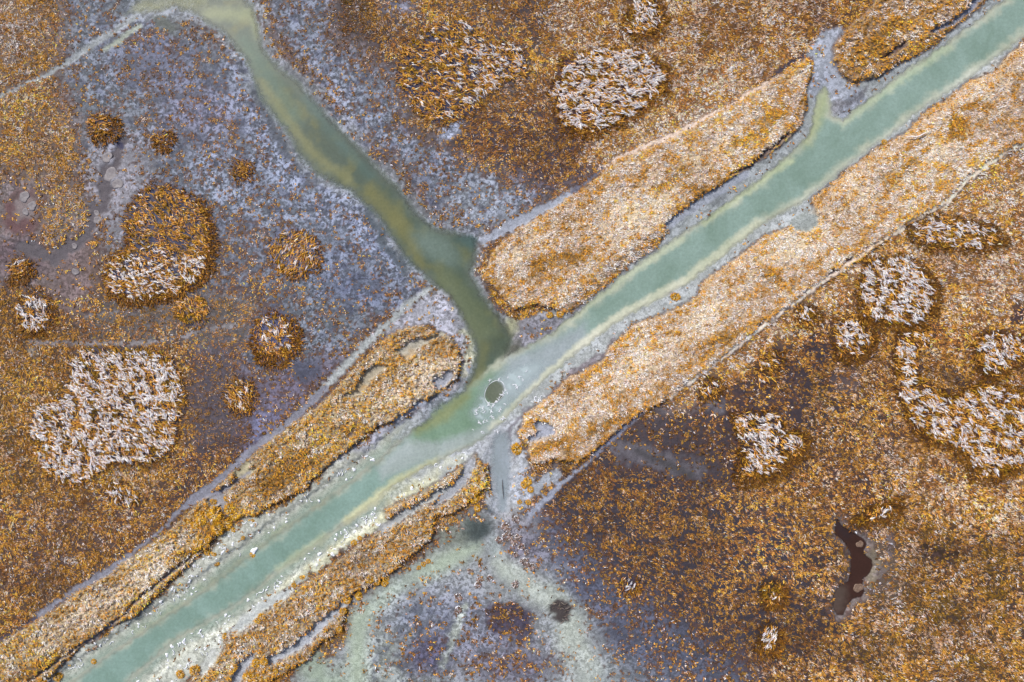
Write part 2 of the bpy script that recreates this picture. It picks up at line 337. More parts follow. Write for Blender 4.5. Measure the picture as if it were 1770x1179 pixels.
SHELFS = PO([(215, 1190), (305, 1105), (400, 1050), (509, 968), (600, 905), (640, 878), (690, 838), (760, 800), (822, 770), (822, 785), (790, 805), (740, 830), (690, 880), (660, 905), (600, 945), (520, 1000), (450, 1045), (400, 1082), (385, 1120), (330, 1160), (300, 1195), (180, 1300), (100, 1300)])
paint(SHELFN, 8, g=(160, 161, 158), dens=.03, mot=.22, pal=P_RUST)
paint(SHELFS, 8, g=(166, 168, 165), dens=.03, mot=.25, pal=P_RUST)
paint(PO([(380, 1000), (430, 950), (520, 895), (600, 845), (680, 780), (700, 775), (600, 850), (520, 905), (430, 970), (380, 1010), (250, 1095), (220, 1100)]), 7, k=.8, g=(164, 162, 132), mot=.2)
paint(PO([(470, 1035), (600, 925), (700, 850), (760, 812), (740, 840), (650, 905), (600, 945), (500, 1020)]), 8, k=.7, g=(174, 172, 148), mot=.15)
paint(PO([(810, 745), (870, 735), (905, 720), (900, 750), (905, 775), (905, 800), (900, 840), (900, 880), (850, 890), (840, 850), (845, 810), (830, 785), (800, 785), (760, 800), (770, 780)]), 7, g=(150, 153, 166), dens=0, mot=.2)
paint(LI([(905, 705, 5), (893, 740, 4), (880, 765, 3), (878, 790, 3)]), 3, k=.8, g=(108, 104, 118), dens=0, mot=0)
paint(LI([(900, 840, 24), (930, 850, 14), (960, 820, 10)]), 8, g=(146, 150, 166), dens=.06, mot=.3, pal=P_GOLD)
paint(LI([(945, 690, 4), (985, 655, 8), (1036, 618, 9), (1065, 590, 5)]), 5, k=.8, g=(104, 94, 106), dens=0, mot=.3)
# notch inlet
paint(PO([(1408, 70), (1418, 52), (1455, 45), (1463, 60), (1445, 80), (1443, 98), (1452, 125), (1462, 145), (1490, 152), (1500, 175), (1458, 210), (1436, 165), (1425, 145), (1410, 175), (1396, 160), (1404, 130), (1405, 100), (1392, 98), (1395, 82)]), 5, crisp=True, g=(138, 142, 160), dens=.02, mot=.3)
paint(LI([(1336, 132, 3), (1360, 112, 4), (1390, 97, 4)]), 3, crisp=True, g=(58, 54, 72), dens=0)
paint(LI([(1448, 190, 9), (1470, 180, 7), (1500, 160, 5)]), 6, k=.8, g=(104, 102, 112), dens=0)
paint(EL(1246, 340, 20, 14, -30), 8, k=.7, g=(108, 112, 122), dens=0)

# ---- grassed spoil banks
E1 = PO([(836, 482), (842, 460), (853, 434), (890, 400), (925, 372), (960, 350), (1000, 332), (1040, 300), (1062, 278), (1150, 244), (1250, 190), (1330, 142), (1392, 103), (1400, 112), (1402, 135), (1392, 150), (1394, 175), (1388, 205), (1380, 224), (1340, 258), (1289, 292), (1231, 326), (1170, 368), (1152, 400), (1135, 427), (1087, 458), (1036, 502), (979, 541), (958, 532), (924, 526), (887, 536), (876, 520), (867, 509), (850, 490)])
E2 = PO([(1462, 51), (1490, 30), (1530, -20), (1600, -90), (1800, -200), (2300, -500), (2300, -400), (1740, -40), (1699, 7), (1645, 51), (1611, 81), (1567, 102), (1509, 136), (1472, 141), (1452, 125), (1441, 105), (1441, 81)])
E3 = PO([(2300, -320), (1800, 40), (1770, 71), (1740, 98), (1720, 126), (1679, 136), (1645, 166), (1604, 190), (1570, 227), (1509, 261), (1458, 299), (1404, 346), (1412, 372), (1414, 388), (1388, 402), (1365, 392), (1323, 407), (1258, 458), (1214, 488), (1204, 515), (1185, 526), (1140, 545), (1094, 563), (1060, 594), (1036, 627), (985, 651), (958, 678), (907, 716), (904, 733), (892, 750), (908, 763), (914, 787), (924, 799), (965, 796), (1002, 796), (1050, 762), (1100, 722), (1150, 690), (1200, 655), (1300, 580), (1400, 505), (1500, 440), (1560, 395), (1640, 345), (1700, 290), (1770, 245), (2300, -120)])
E4 = PO([(640, 612), (673, 580), (700, 566), (731, 563), (772, 580), (792, 600), (799, 624), (789, 658), (755, 678), (704, 719), (653, 736), (619, 763), (585, 787), (560, 810), (523, 847), (475, 871), (432, 892), (398, 888), (390, 898), (372, 925), (356, 949), (299, 1000), (238, 1061), (187, 1084), (136, 1122), (85, 1170), (20, 1260), (-300, 1470), (-400, 1400), (-20, 1125), (50, 1082), (100, 1048), (200, 982), (290, 920), (345, 868), (425, 798), (500, 735), (560, 695), (600, 650)])
E5 = PO([(822, 785), (828, 795), (842, 812), (846, 845), (828, 848), (790, 885), (752, 892), (750, 920), (730, 945), (680, 985), (650, 1008), (608, 1025), (600, 1050), (590, 1088), (555, 1110), (530, 1140), (480, 1168), (440, 1200), (300, 1330), (150, 1400), (230, 1290), (320, 1192), (340, 1160), (385, 1130), (392, 1095), (450, 1052), (510, 1018), (560, 988), (600, 955), (640, 928), (672, 900), (665, 880), (690, 868), (740, 845), (770, 825), (812, 795)])
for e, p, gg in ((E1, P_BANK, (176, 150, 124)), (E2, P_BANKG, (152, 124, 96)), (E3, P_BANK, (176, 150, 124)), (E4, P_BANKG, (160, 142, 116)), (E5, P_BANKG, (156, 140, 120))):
    paint(e, 2.0, k=.65, crisp=True, grow=4, g=(74, 62, 70), mot=0)  # dark ring outside the bank: edge shadow painted in along with brown wet soil
    paint(e, 2.5, crisp=True, g=gg, dens=.92, mot=.05, pal=p, bank=1, h=.5, len=.85)
for e, cv_ in ((E1, .45), (E2, .8), (E3, .4), (E4, 1.0), (E5, 1.0)):
    paint(e, 3, crisp=True, cush=cv_)
# colour within the banks
for e in ((1110, 350, 80, 26, -30), (1080, 400, 60, 24, -30), (1250, 250, 60, 16, -30), (1370, 430, 80, 26, -32), (1230, 540, 60, 20, -35), (1120, 620, 70, 24, -32), (1490, 330, 60, 20, -35), (1000, 720, 50, 20, -30), (740, 650, 50, 24, -25), (690, 690, 40, 16, -25), (260, 985, 60, 18, -35), (150, 1060, 60, 18, -35), (1620, 270, 60, 18, -35), (1720, 150, 40, 14, -35), (905, 440, 40, 26, -30)):
    paint(('E', e), 14, k=.8, pal=(.12, .05, .40, .42, .01), g=(214, 194, 170), dens=.66)
for e in ((990, 440, 50, 10, -20), (935, 460, 20, 16, 0), (1160, 310, 30, 12, -30), (1290, 240, 34, 10, -30), (1330, 200, 24, 14, -30), (1540, 60, 40, 14, -30), (1500, 90, 34, 18, -20), (1650, 220, 16, 22, 0), (1680, 180, 20, 12, 0), (1560, 290, 40, 8, -30), (1200, 330, 16, 10, 0), (1330, 480, 16, 10, 0), (1245, 590, 40, 8, -30), (1050, 730, 40, 10, -30), (960, 770, 40, 10, -20), (610, 740, 26, 14, -20), (520, 800, 60, 20, -35), (470, 835, 40, 16, -30), (380, 905, 40, 20, -35), (70, 1150, 50, 16, -30), (330, 960, 30, 12, -35)):
    paint(('E', e), 9, k=.85, pal=(.56, .12, .02, .05, .25), g=(110, 84, 40), dens=.95)
# edges of the banks: a ragged golden rim
for e in (E1, E2, E3, E4, E5):
    s = window(e, 30); d = sdist(WU2[s], WV2[s], e)
    m = np.exp(-((d + 3.5) / 4.5) ** 2) * .8
    for n, v in zip(('gold', 'rust', 'straw', 'tan', 'olive'), (.62, .28, .03, .02, .05)): F[n][s] += (v - F[n][s]) * m
# pools, gullies and gaps inside the banks
for sh, g_, so_ in (
        (PO(zz(560, 560, [(960, 350), (1100, 270), (1250, 190), (1380, 210), (1480, 160), (1600, 110), (1660, 150), (1540, 200), (1430, 250), (1330, 300), (1240, 390), (1190, 460), (1080, 490), (1040, 400)], 7.86)), (158, 152, 146), 2),
        (PO(zz(560, 560, [(270, 940), (430, 880), (450, 760), (560, 640), (700, 540), (830, 560), (820, 610), (700, 690), (640, 780), (590, 880), (520, 950), (330, 1000)], 7.86)), (160, 150, 138), 2),
        (PO(zz(560, 560, [(1180, 1150), (1330, 1030), (1400, 1020), (1400, 1080), (1230, 1179), (1100, 1260), (1000, 1330), (960, 1300)], 7.86)), (146, 150, 170), 2),
        (PO(zz(560, 560, [(1640, 640), (1740, 640), (1760, 720), (1660, 840), (1560, 900), (1500, 860), (1480, 760), (1540, 700), (1600, 720)], 7.86)), (146, 148, 165), 3),
        (LI([(430, 800, 5), (412, 820, 7), (440, 812, 4)]), (156, 148, 128), 3),
        (LI([(365, 865, 6), (385, 862, 10), (395, 885, 6), (382, 880, 8)]), (140, 138, 150), 3),
        (LI([(330, 960, 2), (352, 946, 3), (300, 985, 3), (240, 1035, 2), (216, 1060, 2), (180, 1090, 3), (132, 1120, 2), (60, 1172, 3)]), (116, 112, 124), 2),
        (LI([(1400, 112, 0), (1380, 128, 1)]), (60, 54, 70), 2),
        (LI([(1362, 232, 3), (1340, 250, 3), (1300, 285, 2.5), (1260, 303, 2)]), (78, 66, 72), 2),
        (LI([(1290, 300, 6), (1230, 338, 8), (1170, 378, 7), (1152, 392, 5)]), (142, 146, 164), 2.5),
        (LI([(1700, -10, 6), (1670, 22, 5), (1640, 42, 5), (1611, 54, 3)]), (116, 120, 142), 2.5),
        (LI([(1563, 78, 4), (1545, 88, 4), (1522, 103, 2)]), (84, 72, 76), 2.5),
        (LI([(930, 735, 8), (950, 745, 10), (918, 758, 5)]), (142, 145, 165), 3),
        (LI([(1160, 505, 4), (1168, 510, 4)]), (110, 104, 120), 3),
        (LI([(815, 800, 9), (800, 830, 9), (780, 850, 9), (755, 870, 6)]), (144, 146, 160), 4),
        (LI([(770, 845, 5), (730, 870, 6), (690, 895, 8), (660, 915, 6)]), (150, 152, 160), 4),
        (LI([(600, 1040, 6), (560, 1075, 7), (530, 1105, 9), (500, 1125, 7), (470, 1140, 8)]), (150, 153, 168), 3.5),
        (LI([(440, 1130, 4), (420, 1150, 10), (405, 1185, 8)]), (150, 152, 166), 3),
        (LI([(370, 1130, 9), (350, 1160, 8)]), (172, 174, 178), 4),
        (PO([(390, 1095), (440, 1050), (510, 1008), (530, 995), (500, 1030), (455, 1060), (420, 1090)]), (166, 170, 178), 4)):
    paint(sh, so_, crisp=True, g=g_, dens=0, mot=.12, h=-.05, bank=0)
paint(EL(702, 612, 14, 6, -30), 7, k=.6, g=(172, 132, 78))
paint(EL(622, 672, 10, 5, -30), 6, k=.6, g=(182, 138, 70))
paint(PO([(1372, 372), (1390, 364), (1412, 372), (1414, 388), (1395, 402), (1372, 398), (1366, 384)]), 3, crisp=True, g=(136, 141, 146), dens=0, mot=.15, bank=0, h=0)

# ---- paths
def path(pts, g, soft=3, k=1, **kw):
    paint(LI(pts), soft, crisp=True, k=k, g=g, dens=0, mot=kw.get('mot', .12), h=kw.get('h', -.05), bank=0)
path([(745, 498, 4), (700, 530, 5), (640, 588, 6), (590, 640, 7), (540, 690, 6)], (152, 156, 164), 5)
path([(560, 672, 6), (510, 720, 6), (470, 752, 6), (430, 782, 6), (400, 810, 6), (370, 835, 6), (345, 858, 9), (325, 870, 7), (300, 892, 4), (282, 912, 3), (258, 933, 2.5), (225, 958, 4), (195, 982, 6), (170, 995, 6), (130, 1020, 4.5), (95, 1042, 5), (60, 1070, 5)], (118, 118, 136), 3)
path([(60, 1070, 4), (40, 1080, 3), (0, 1105, 3), (-60, 1150, 3), (-300, 1320, 3)], (66, 62, 80), 3)
path([(345, 858, 6), (375, 852, 5), (400, 838, 3), (430, 815, 2)], (120, 120, 138), 3)
path([(230, 30, 5), (200, 52, 6), (165, 72, 6), (120, 105, 5), (70, 133, 4), (0, 165, 4), (-60, 195, 4)], (132, 136, 146), 3.5, mot=.2)
path([(240, 45, 4), (205, 70, 5), (180, 85, 3)], (144, 150, 146), 4, mot=0)
path([(838, 415, 9), (880, 392, 10), (920, 372, 9), (960, 350, 7), (990, 330, 5)], (140, 144, 164), 4)
path([(990, 330, 4), (1012, 316, 3.5), (1040, 290, 2)], (92, 92, 112), 2.5)
path([(1045, 287, 2), (1090, 263, 4), (1150, 240, 5), (1185, 222, 4), (1250, 188, 3.5), (1330, 140, 3)], (196, 176, 170), 3.5, k=1, h=.2)
path([(1050, 268, 2), (1120, 240, 2), (1200, 205, 2), (1300, 150, 1.5)], (180, 160, 150), 3, k=.5)
path([(2300, -120, 4), (1770, 248, 4), (1735, 266, 4), (1700, 290, 5), (1665, 315, 5), (1640, 345, 5), (1600, 370, 4), (1560, 395, 4), (1500, 430, 3)], (214, 196, 186), 3, k=1, h=.22)
path([(1500, 430, 3), (1400, 502, 4), (1300, 578, 4), (1250, 618, 3.5), (1200, 655, 3.5), (1150, 690, 3)], (210, 192, 186), 3, k=1, h=.2)
path([(1470, 445, 4), (1460, 453, 3)], (66, 50, 58), 3); path([(1440, 468, 4), (1434, 474, 2)], (66, 50, 58), 3); path([(1318, 556, 3), (1308, 566, 2)], (70, 54, 60), 3)
path([(1110, 712, 3), (1095, 726, 4), (1070, 748, 5), (1040, 775, 5), (1020, 795, 3)], (112, 114, 138), 3)
path([(1020, 795, 2.5), (1000, 812, 3), (975, 832, 5), (950, 856, 6), (930, 875, 6), (915, 890, 5)], (134, 138, 160), 3)
path([(50, 592, 4), (110, 592, 4), (180, 595, 4), (240, 594, 4), (300, 586, 4), (350, 570, 3), (420, 562, 3)], (124, 120, 130), 4, k=.8, mot=.2)
path([(150, 545, 3), (230, 535, 3), (290, 520, 3), (330, 500, 4)], (116, 114, 126), 4, k=.7)
path([(55, 605, 9), (56, 606, 9)], (140, 130, 124), 4, k=.8)
path([(270, 935, 2), (235, 960, 1.5), (150, 925, 1)], (96, 84, 88), 3, k=.4)

# ---- pool in the south-east field
POOL = PO(zz(1170, 779, [(825, 350), (842, 385), (880, 408), (915, 430), (955, 455), (970, 482), (955, 515), (968, 540), (998, 560), (1000, 600), (985, 628), (950, 655), (948, 690), (962, 722), (945, 745), (900, 755), (870, 790), (850, 842), (822, 840), (802, 800), (806, 740), (832, 695), (880, 670), (896, 600), (888, 520), (868, 480), (840, 445), (810, 430), (812, 390)]))
paint(POOL, 9, grow=10, crisp=True, k=.8, g=(104, 98, 104), dens=.05, mot=.5)
paint(LI([(1510, 950, 6), (1520, 985, 9), (1512, 1015, 8)]), 6, k=.6, g=(118, 108, 94), dens=0, mot=0)
paint(LI([(1545, 925, 3), (1538, 960, 3), (1525, 1000, 3)]), 4, k=.7, g=(104, 94, 104), dens=0)

# ---- litter and wet roots: dark peat under closed grass, darkened further as painted shade between blades, stained brown under each sedge clump
def clump(u, v, seed):
    return (.52 * noise(u / 3.1, v / 4.0, seed + 5) if seed == 301 else 0) + .62 * noise(u / 6, v / 6, seed) + .5 * noise(u / 15, v / 15, seed + 1) + .22 * noise(u / 40, v / 40, seed + 2)
nb = F['bank'] < .5
F['h'] += 0
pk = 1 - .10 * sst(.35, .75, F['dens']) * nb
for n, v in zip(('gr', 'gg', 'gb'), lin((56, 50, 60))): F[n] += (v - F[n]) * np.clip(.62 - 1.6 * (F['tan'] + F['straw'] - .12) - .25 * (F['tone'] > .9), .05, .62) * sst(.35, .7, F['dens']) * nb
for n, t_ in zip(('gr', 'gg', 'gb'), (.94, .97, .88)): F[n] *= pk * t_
st = sst(-.12, .10, clump(GU, GV, 311) - (.50 - F['dens'] * 1.35)) * (F['dens'] < .5) * (F['dens'] > .06) * nb
for n, v in zip(('gr', 'gg', 'gb'), lin((74, 56, 54))): F[n] += (v - F[n]) * st * .75
F['mot'] *= 1 - .8 * st
fl = sst(.35, .6, F['mot']) * nb * (F['dens'] < .5)
vn = sst(.11, .02, np.abs(noise(GU / 44 + .5 * noise(GU / 15, GV / 15, 271), GV / 36, 270))) * fl * .6 + sst(.15, .5, noise(GU / 24, GV / 24, 272)) * fl * .5
for n, v in zip(('gr', 'gg', 'gb'), lin((58, 62, 78))): F[n] += (v - F[n]) * np.clip(vn, 0, .8)
F['mot'] *= 1 - .5 * np.clip(vn, 0, 1)
F['mot'] *= np.clip(1 + .9 * noise(GU / 45, GV / 45, 240), .3, 1.6)
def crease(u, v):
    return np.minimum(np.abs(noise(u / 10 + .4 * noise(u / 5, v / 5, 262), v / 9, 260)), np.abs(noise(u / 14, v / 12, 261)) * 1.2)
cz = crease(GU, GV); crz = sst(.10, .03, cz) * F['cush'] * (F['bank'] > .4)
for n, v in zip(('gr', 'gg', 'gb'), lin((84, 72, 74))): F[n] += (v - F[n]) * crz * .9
# ---- vertical relief and water depth
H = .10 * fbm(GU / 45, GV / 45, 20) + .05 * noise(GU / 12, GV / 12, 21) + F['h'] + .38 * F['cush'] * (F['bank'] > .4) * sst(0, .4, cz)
far = sst(0, 4000, np.maximum(np.maximum(-150 - GU, GU - 1920), np.maximum(-140 - GV, GV - 1320)))
H += far * 2.0 * fbm(GU / 3000, GV / 3000, 25)
WL = -0.38
sC = sdist(WU2, WV2, CANAL); sK = sdist(WU2, WV2, CREEK); sP = np.full(GU.shape, 99.0)
w_ = window(POOL, 60); sP[w_] = sdist(GU[w_] + .3 * (WU2[w_] - GU[w_]), GV[w_] + .3 * (WV2[w_] - GV[w_]), POOL) - 1.5
sS = np.full(GU.shape, 99.0); w_ = window(SIDE, 60); sS[w_] = sdist(WU2[w_], WV2[w_], SIDE)
def carve(s, deep, slope, lip):
    return np.where(s < 0, WL - np.minimum(deep, -s * MPU * slope), WL + (s * MPU) * lip)
for s, deep, slope, rad in ((sC, 1.2, .45, 34), (sK, .8, .3, 20), (sP, .5, .5, 10), (sS, .25, .25, 14)):
    k = sst(rad, 0, s)
    c = carve(s, deep, slope, .05 if rad > 20 else .12)
    H = np.where(s < 0, np.minimum(H, c), H * (1 - k) + np.minimum(H, c) * k)

H = np.where((sC > -1) & (sC < 30) & (F['bank'] < .3), H + (np.minimum(H, WL - .03) - H) * sst(28, 18, sC) * sst(760, 700, GU), H)
# water colour (suspended silt and algae) and how much of the bed it hides
F['wr'][:], F['wg'][:], F['wb'][:] = lin((146, 168, 156))
def wcol(m, c):
    for n, v in zip(('wr', 'wg', 'wb'), lin(c)): F[n] += (v - F[n]) * m
wn = fbm(GU / 40, GV / 40, 30)
wcol(sst(4, -10, sK) * (sC > 0), (112, 120, 108))
kk = sst(-2, -24, sK) * sst(-6, 2, sC)
wcol(kk, (88, 102, 90))
wcol(sst(-.1, .35, wn) * kk * .75, (122, 122, 84))
# canal: pale silt margin to deep teal
wcol(sst(6, -2, sC), (172, 176, 160))
sC2 = sC + 8 * wn + 4 * noise(GU / 16, GV / 12, 32)
wcol(np.where(GU > 720, sst(-1, -22, sC2), sst(5, -13, sC2)), (124, 146, 138))
lowC = sst(900, 700, GU) * sst(-2, -20, sC2)
wcol(lowC * .6, (114, 142, 134))
def wpaint(shape, soft, k, c, grow=0):
    paint(shape, soft, k=k, crisp=True, grow=grow, w=c)
wpaint(LI([(240, 12, 12), (290, 10, 14), (340, -4, 14)]), 12, .9, (140, 144, 96))
wpaint(LI([(360, 20, 10), (440, 25, 12), (445, 55, 8)]), 10, .8, (150, 156, 116))
wpaint(LI([(420, 70, 12), (460, 130, 16), (500, 200, 18)]), 14, .6, (100, 126, 112))
wpaint(LI([(450, 140, 6), (500, 210, 7), (540, 265, 8), (600, 310, 8)]), 9, .75, (140, 138, 96))
wpaint(LI([(530, 170, 9), (580, 235, 10), (640, 300, 9)]), 9, .7, (92, 116, 112))
wpaint(LI([(560, 200, 3), (640, 290, 4), (700, 345, 4), (740, 390, 4)]), 6, .6, (80, 92, 88))
wpaint(LI([(500, 250, 3), (540, 300, 4), (600, 335, 4), (660, 390, 5), (700, 455, 5)]), 6, .6, (80, 92, 88))
wpaint(LI([(640, 330, 14), (700, 400, 12), (730, 460, 8)]), 10, .75, (132, 128, 82))
wpaint(EL(755, 428, 46, 22, 35), 14, .8, (122, 138, 130))
wpaint(EL(812, 415, 24, 16, 10), 8, .9, (78, 102, 100))
wpaint(LI([(700, 455, 8), (720, 478, 9)]), 8, .7, (84, 104, 112))
wpaint(LI([(770, 480, 18), (820, 545, 22), (845, 590, 18)]), 12, .85, (112, 120, 92))
wpaint(LI([(858, 540, 8), (880, 575, 10)]), 8, .6, (92, 96, 84))
wpaint(EL(858, 598, 24, 20), 10, .7, (88, 98, 84))
wpaint(LI([(838, 600, 9), (828, 650, 9), (812, 668, 7)]), 8, .8, (118, 120, 86))
wpaint(LI([(876, 560, 4), (888, 580, 4)]), 7, .6, (144, 144, 114))
# junction basin
wpaint(PO([(735, 715), (770, 695), (815, 670), (840, 650), (850, 640), (862, 700), (830, 740), (790, 755), (755, 768), (700, 770)]), 9, .95, (112, 138, 118))
wpaint(LI([(722, 745, 7), (770, 715, 11), (805, 685, 9)]), 9, .85, (124, 132, 94))
wpaint(PO([(880, 620), (960, 585), (1010, 560), (1010, 590), (960, 640), (900, 690), (868, 705), (860, 660)]), 14, .95, (146, 156, 162))
wpaint(PO([(700, 760), (760, 765), (840, 735), (880, 715), (870, 745), (800, 775), (720, 805), (660, 830), (650, 810)]), 10, .85, (150, 160, 160))
wpaint(LI([(1060, 545, 8), (1010, 590, 8), (960, 630, 7), (915, 675, 6), (885, 705, 6)]), 3, .0, (205, 208, 190))
wpaint(LI([(1185, 485, 7), (1120, 520, 8), (1075, 545, 8), (1000, 600, 6), (940, 652, 5), (905, 685, 5), (872, 725, 6), (850, 742, 6)]), 5, .9, (192, 194, 176))
wpaint(LI([(1310, 385, 6), (1250, 432, 8), (1190, 482, 8)]), 6, .8, (180, 184, 162))
wpaint(LI([(1180, 412, 5), (1090, 470, 6), (1010, 532, 6), (940, 580, 5)]), 5, .75, (176, 184, 160))
wpaint(LI([(1428, 155, 8), (1422, 180, 10), (1412, 210, 10), (1396, 245, 7)]), 12, .8, (146, 156, 118))
wpaint(LI([(1460, 212, 4), (1500, 180, 5), (1570, 130, 6), (1640, 80, 6)]), 6, .6, (166, 180, 152))
wpaint(LI([(1370, 275, 5), (1290, 330, 6), (1220, 380, 6)]), 6, .8, (174, 184, 152))
wpaint(LI([(1390, 345, 5), (1470, 285, 5), (1560, 215, 5), (1640, 155, 4), (1730, 90, 4)]), 4.5, .8, (186, 192, 180))
wpaint(LI([(600, 900, 7), (640, 870, 8), (690, 830, 7), (750, 800, 5)]), 6, .8, (190, 190, 152))
wpaint(LI([(480, 985, 6), (560, 930, 7)]), 6, .7, (172, 180, 152))
wpaint(LI([(350, 1015, 4), (420, 965, 5), (520, 895, 5)]), 5, .5, (132, 146, 132))
wpaint(EL(855, 678, 20, 16, -58), 3, .95, (92, 98, 84))
wpaint(SIDE, 8, .9, (152, 164, 176), 6)
wpaint(POOL, 6, 1, (58, 38, 32), 8)
wpaint(LI(zz(1170, 779, [(825, 380), (860, 420), (880, 440)]) and [(1450, 905, 10), (1465, 925, 8)]), 6, .8, (52, 40, 42))
wpaint(LI([(1448, 1050, 12), (1455, 1025, 12)]), 10, .7, (88, 76, 70))
kd = sst(2, -8, sK) * sst(0, 14, sC)
for n, t_ in (('wr', .68), ('wg', .72), ('wb', .72)): F[n] *= 1 - (1 - t_) * kd
wtop = 1 - .45 * sst(40, -5, GV) * sst(420, 300, GU)
wa = wtop * np.maximum.reduce([sst(4, -9, sC) * .97, sst(3, -15, sK) * .93, sst(1, -2.5, sP) * .95, sst(3, -10, sS) * .55, sst(24, -4, sC + 6 * wn) * .62 * sst(720, 640, GU)])

# ------------------------------------------------------------------ materials
def mat(name):
    m = bpy.data.materials.new(name); m.use_nodes = True
    t = m.node_tree; b = t.nodes["Principled BSDF"]
    return m, t, b
def N(t, k, **kw):
    n = t.nodes.new(k)
    for a, v in kw.items(): setattr(n, a, v)
    return n
def noise_node(t, scale, detail=3, rough=.55, vec=None, dist=0):
    n = N(t, 'ShaderNodeTexNoise'); n.inputs['Scale'].default_value = scale; n.inputs['Detail'].default_value = detail
    n.inputs['Roughness'].default_value = rough; n.inputs['Distortion'].default_value = dist
    if vec: t.links.new(vec, n.inputs['Vector'])
    return n
def ramp(t, src, p0, p1, c0=(0, 0, 0, 1), c1=(1, 1, 1, 1)):
    r = N(t, 'ShaderNodeValToRGB'); r.color_ramp.elements[0].position = p0; r.color_ramp.elements[1].position = p1
    r.color_ramp.elements[0].color = c0; r.color_ramp.elements[1].color = c1
    t.links.new(src, r.inputs[0]); return r
def mixc(t, fac, a, b, mode='MIX'):
    m = N(t, 'ShaderNodeMix', data_type='RGBA', blend_type=mode)
    for s, v in ((0, fac), (6, a), (7, b)):
        if hasattr(v, 'is_output') or isinstance(v, bpy.types.NodeSocket): t.links.new(v, m.inputs[s])
        else: m.inputs[s].default_value = v
    return m.outputs[2]
def mathn(t, op, a, b=None):
    m = N(t, 'ShaderNodeMath', operation=op)
    for i, v in enumerate((a, b)):
        if v is None: continue
        if isinstance(v, bpy.types.NodeSocket): t.links.new(v, m.inputs[i])
        else: m.inputs[i].default_value = v
    return m.outputs[0]

def ground_mat():
    m, t, b = mat("marsh_soil")
    geo = N(t, 'ShaderNodeNewGeometry'); vec = geo.outputs['Position']
    ac = N(t, 'ShaderNodeAttribute', attribute_name="gcol"); am = N(t, 'ShaderNodeAttribute', attribute_name="mot")
    base = ac.outputs['Color']
    # salt / frost mottling: reticulated pale crust
    n1 = noise_node(t, .55, 4, .62, vec, .9); n2 = noise_node(t, 1.7, 3, .6, vec, .5); n3 = noise_node(t, 5.5, 2, .6, vec)
    cr = ramp(t, mathn(t, 'ADD', mathn(t, 'MULTIPLY', n1.outputs[0], .5), mathn(t, 'MULTIPLY', n2.outputs[0], .5)), .47, .56)
    pale = mixc(t, 1.0, base, (2.7, 2.68, 2.9, 1), 'MULTIPLY')
    c1 = mixc(t, mathn(t, 'MULTIPLY', cr.outputs[0], am.outputs['Fac']), base, pale)
    c1 = mixc(t, 1.0, c1, (.62, .63, .66, 1), 'DARKEN')
    dk = ramp(t, n2.outputs[0], .36, .50, (.36, .34, .37, 1), (1, 1, 1, 1))
    c2 = mixc(t, mathn(t, 'ADD', mathn(t, 'MULTIPLY', am.outputs['Fac'], .7), .18), c1, mixc(t, 1.0, c1, dk.outputs[0], 'MULTIPLY'))
    fine = ramp(t, n3.outputs[0], .3, .7, (.70, .70, .70, 1), (1.3, 1.3, 1.3, 1))
    c3 = mixc(t, .8, c2, mixc(t, 1.0, c2, fine.outputs[0], 'MULTIPLY'))
    t.links.new(c3, b.inputs['Base Color'])
    b.inputs['Roughness'].default_value = .75
    b.inputs['Specular IOR Level'].default_value = .3
    bm = N(t, 'ShaderNodeBump'); bm.inputs['Strength'].default_value = .5; bm.inputs['Distance'].default_value = .12
    t.links.new(n2.outputs[0], bm.inputs['Height']); t.links.new(bm.outputs[0], b.inputs['Normal'])
    return m
def water_mat():
    m, t, b = mat("silty_water")
    geo = N(t, 'ShaderNodeNewGeometry'); vec = geo.outputs['Position']
    ac = N(t, 'ShaderNodeAttribute', attribute_name="wcol"); aa = N(t, 'ShaderNodeAttribute', attribute_name="wa")
    n1 = noise_node(t, .12, 4, .6, vec, 1.2); n2 = noise_node(t, 2.2, 3, .7, vec)
    v1 = ramp(t, n1.outputs[0], .3, .7, (.80, .83, .78, 1), (1.14, 1.12, 1.14, 1)); v2 = ramp(t, n2.outputs[0], .3, .7, (.87, .88, .88, 1), (1.12, 1.12, 1.12, 1))
    c = mixc(t, 1.0, mixc(t, 1.0, ac.outputs['Color'], v1.outputs[0], 'MULTIPLY'), v2.outputs[0], 'MULTIPLY')
    t.links.new(c, b.inputs['Base Color'])
    b.inputs['Roughness'].default_value = .38; b.inputs['IOR'].default_value = 1.33
    b.inputs['Specular IOR Level'].default_value = .5
    t.links.new(aa.outputs['Fac'], b.inputs['Alpha'])
    bm = N(t, 'ShaderNodeBump'); bm.inputs['Strength'].default_value = .35; bm.inputs['Distance'].default_value = .03
    t.links.new(n2.outputs[0], bm.inputs['Height']); t.links.new(bm.outputs[0], b.inputs['Normal'])
    return m
def blade_mat(name, rough=.7, spec=.25):
    m, t, b = mat(name)
    ac = N(t, 'ShaderNodeAttribute', attribute_name="col")
    n = noise_node(t, 9, 2, .6, N(t, 'ShaderNodeNewGeometry').outputs['Position'])
    r = ramp(t, n.outputs[0], .3, .7, (.82, .82, .82, 1), (1.16, 1.16, 1.16, 1))
    t.links.new(mixc(t, 1.0, ac.outputs['Color'], r.outputs[0], 'MULTIPLY'), b.inputs['Base Color'])
    b.inputs['Roughness'].default_value = rough; b.inputs['Specular IOR Level'].default_value = spec
    return m
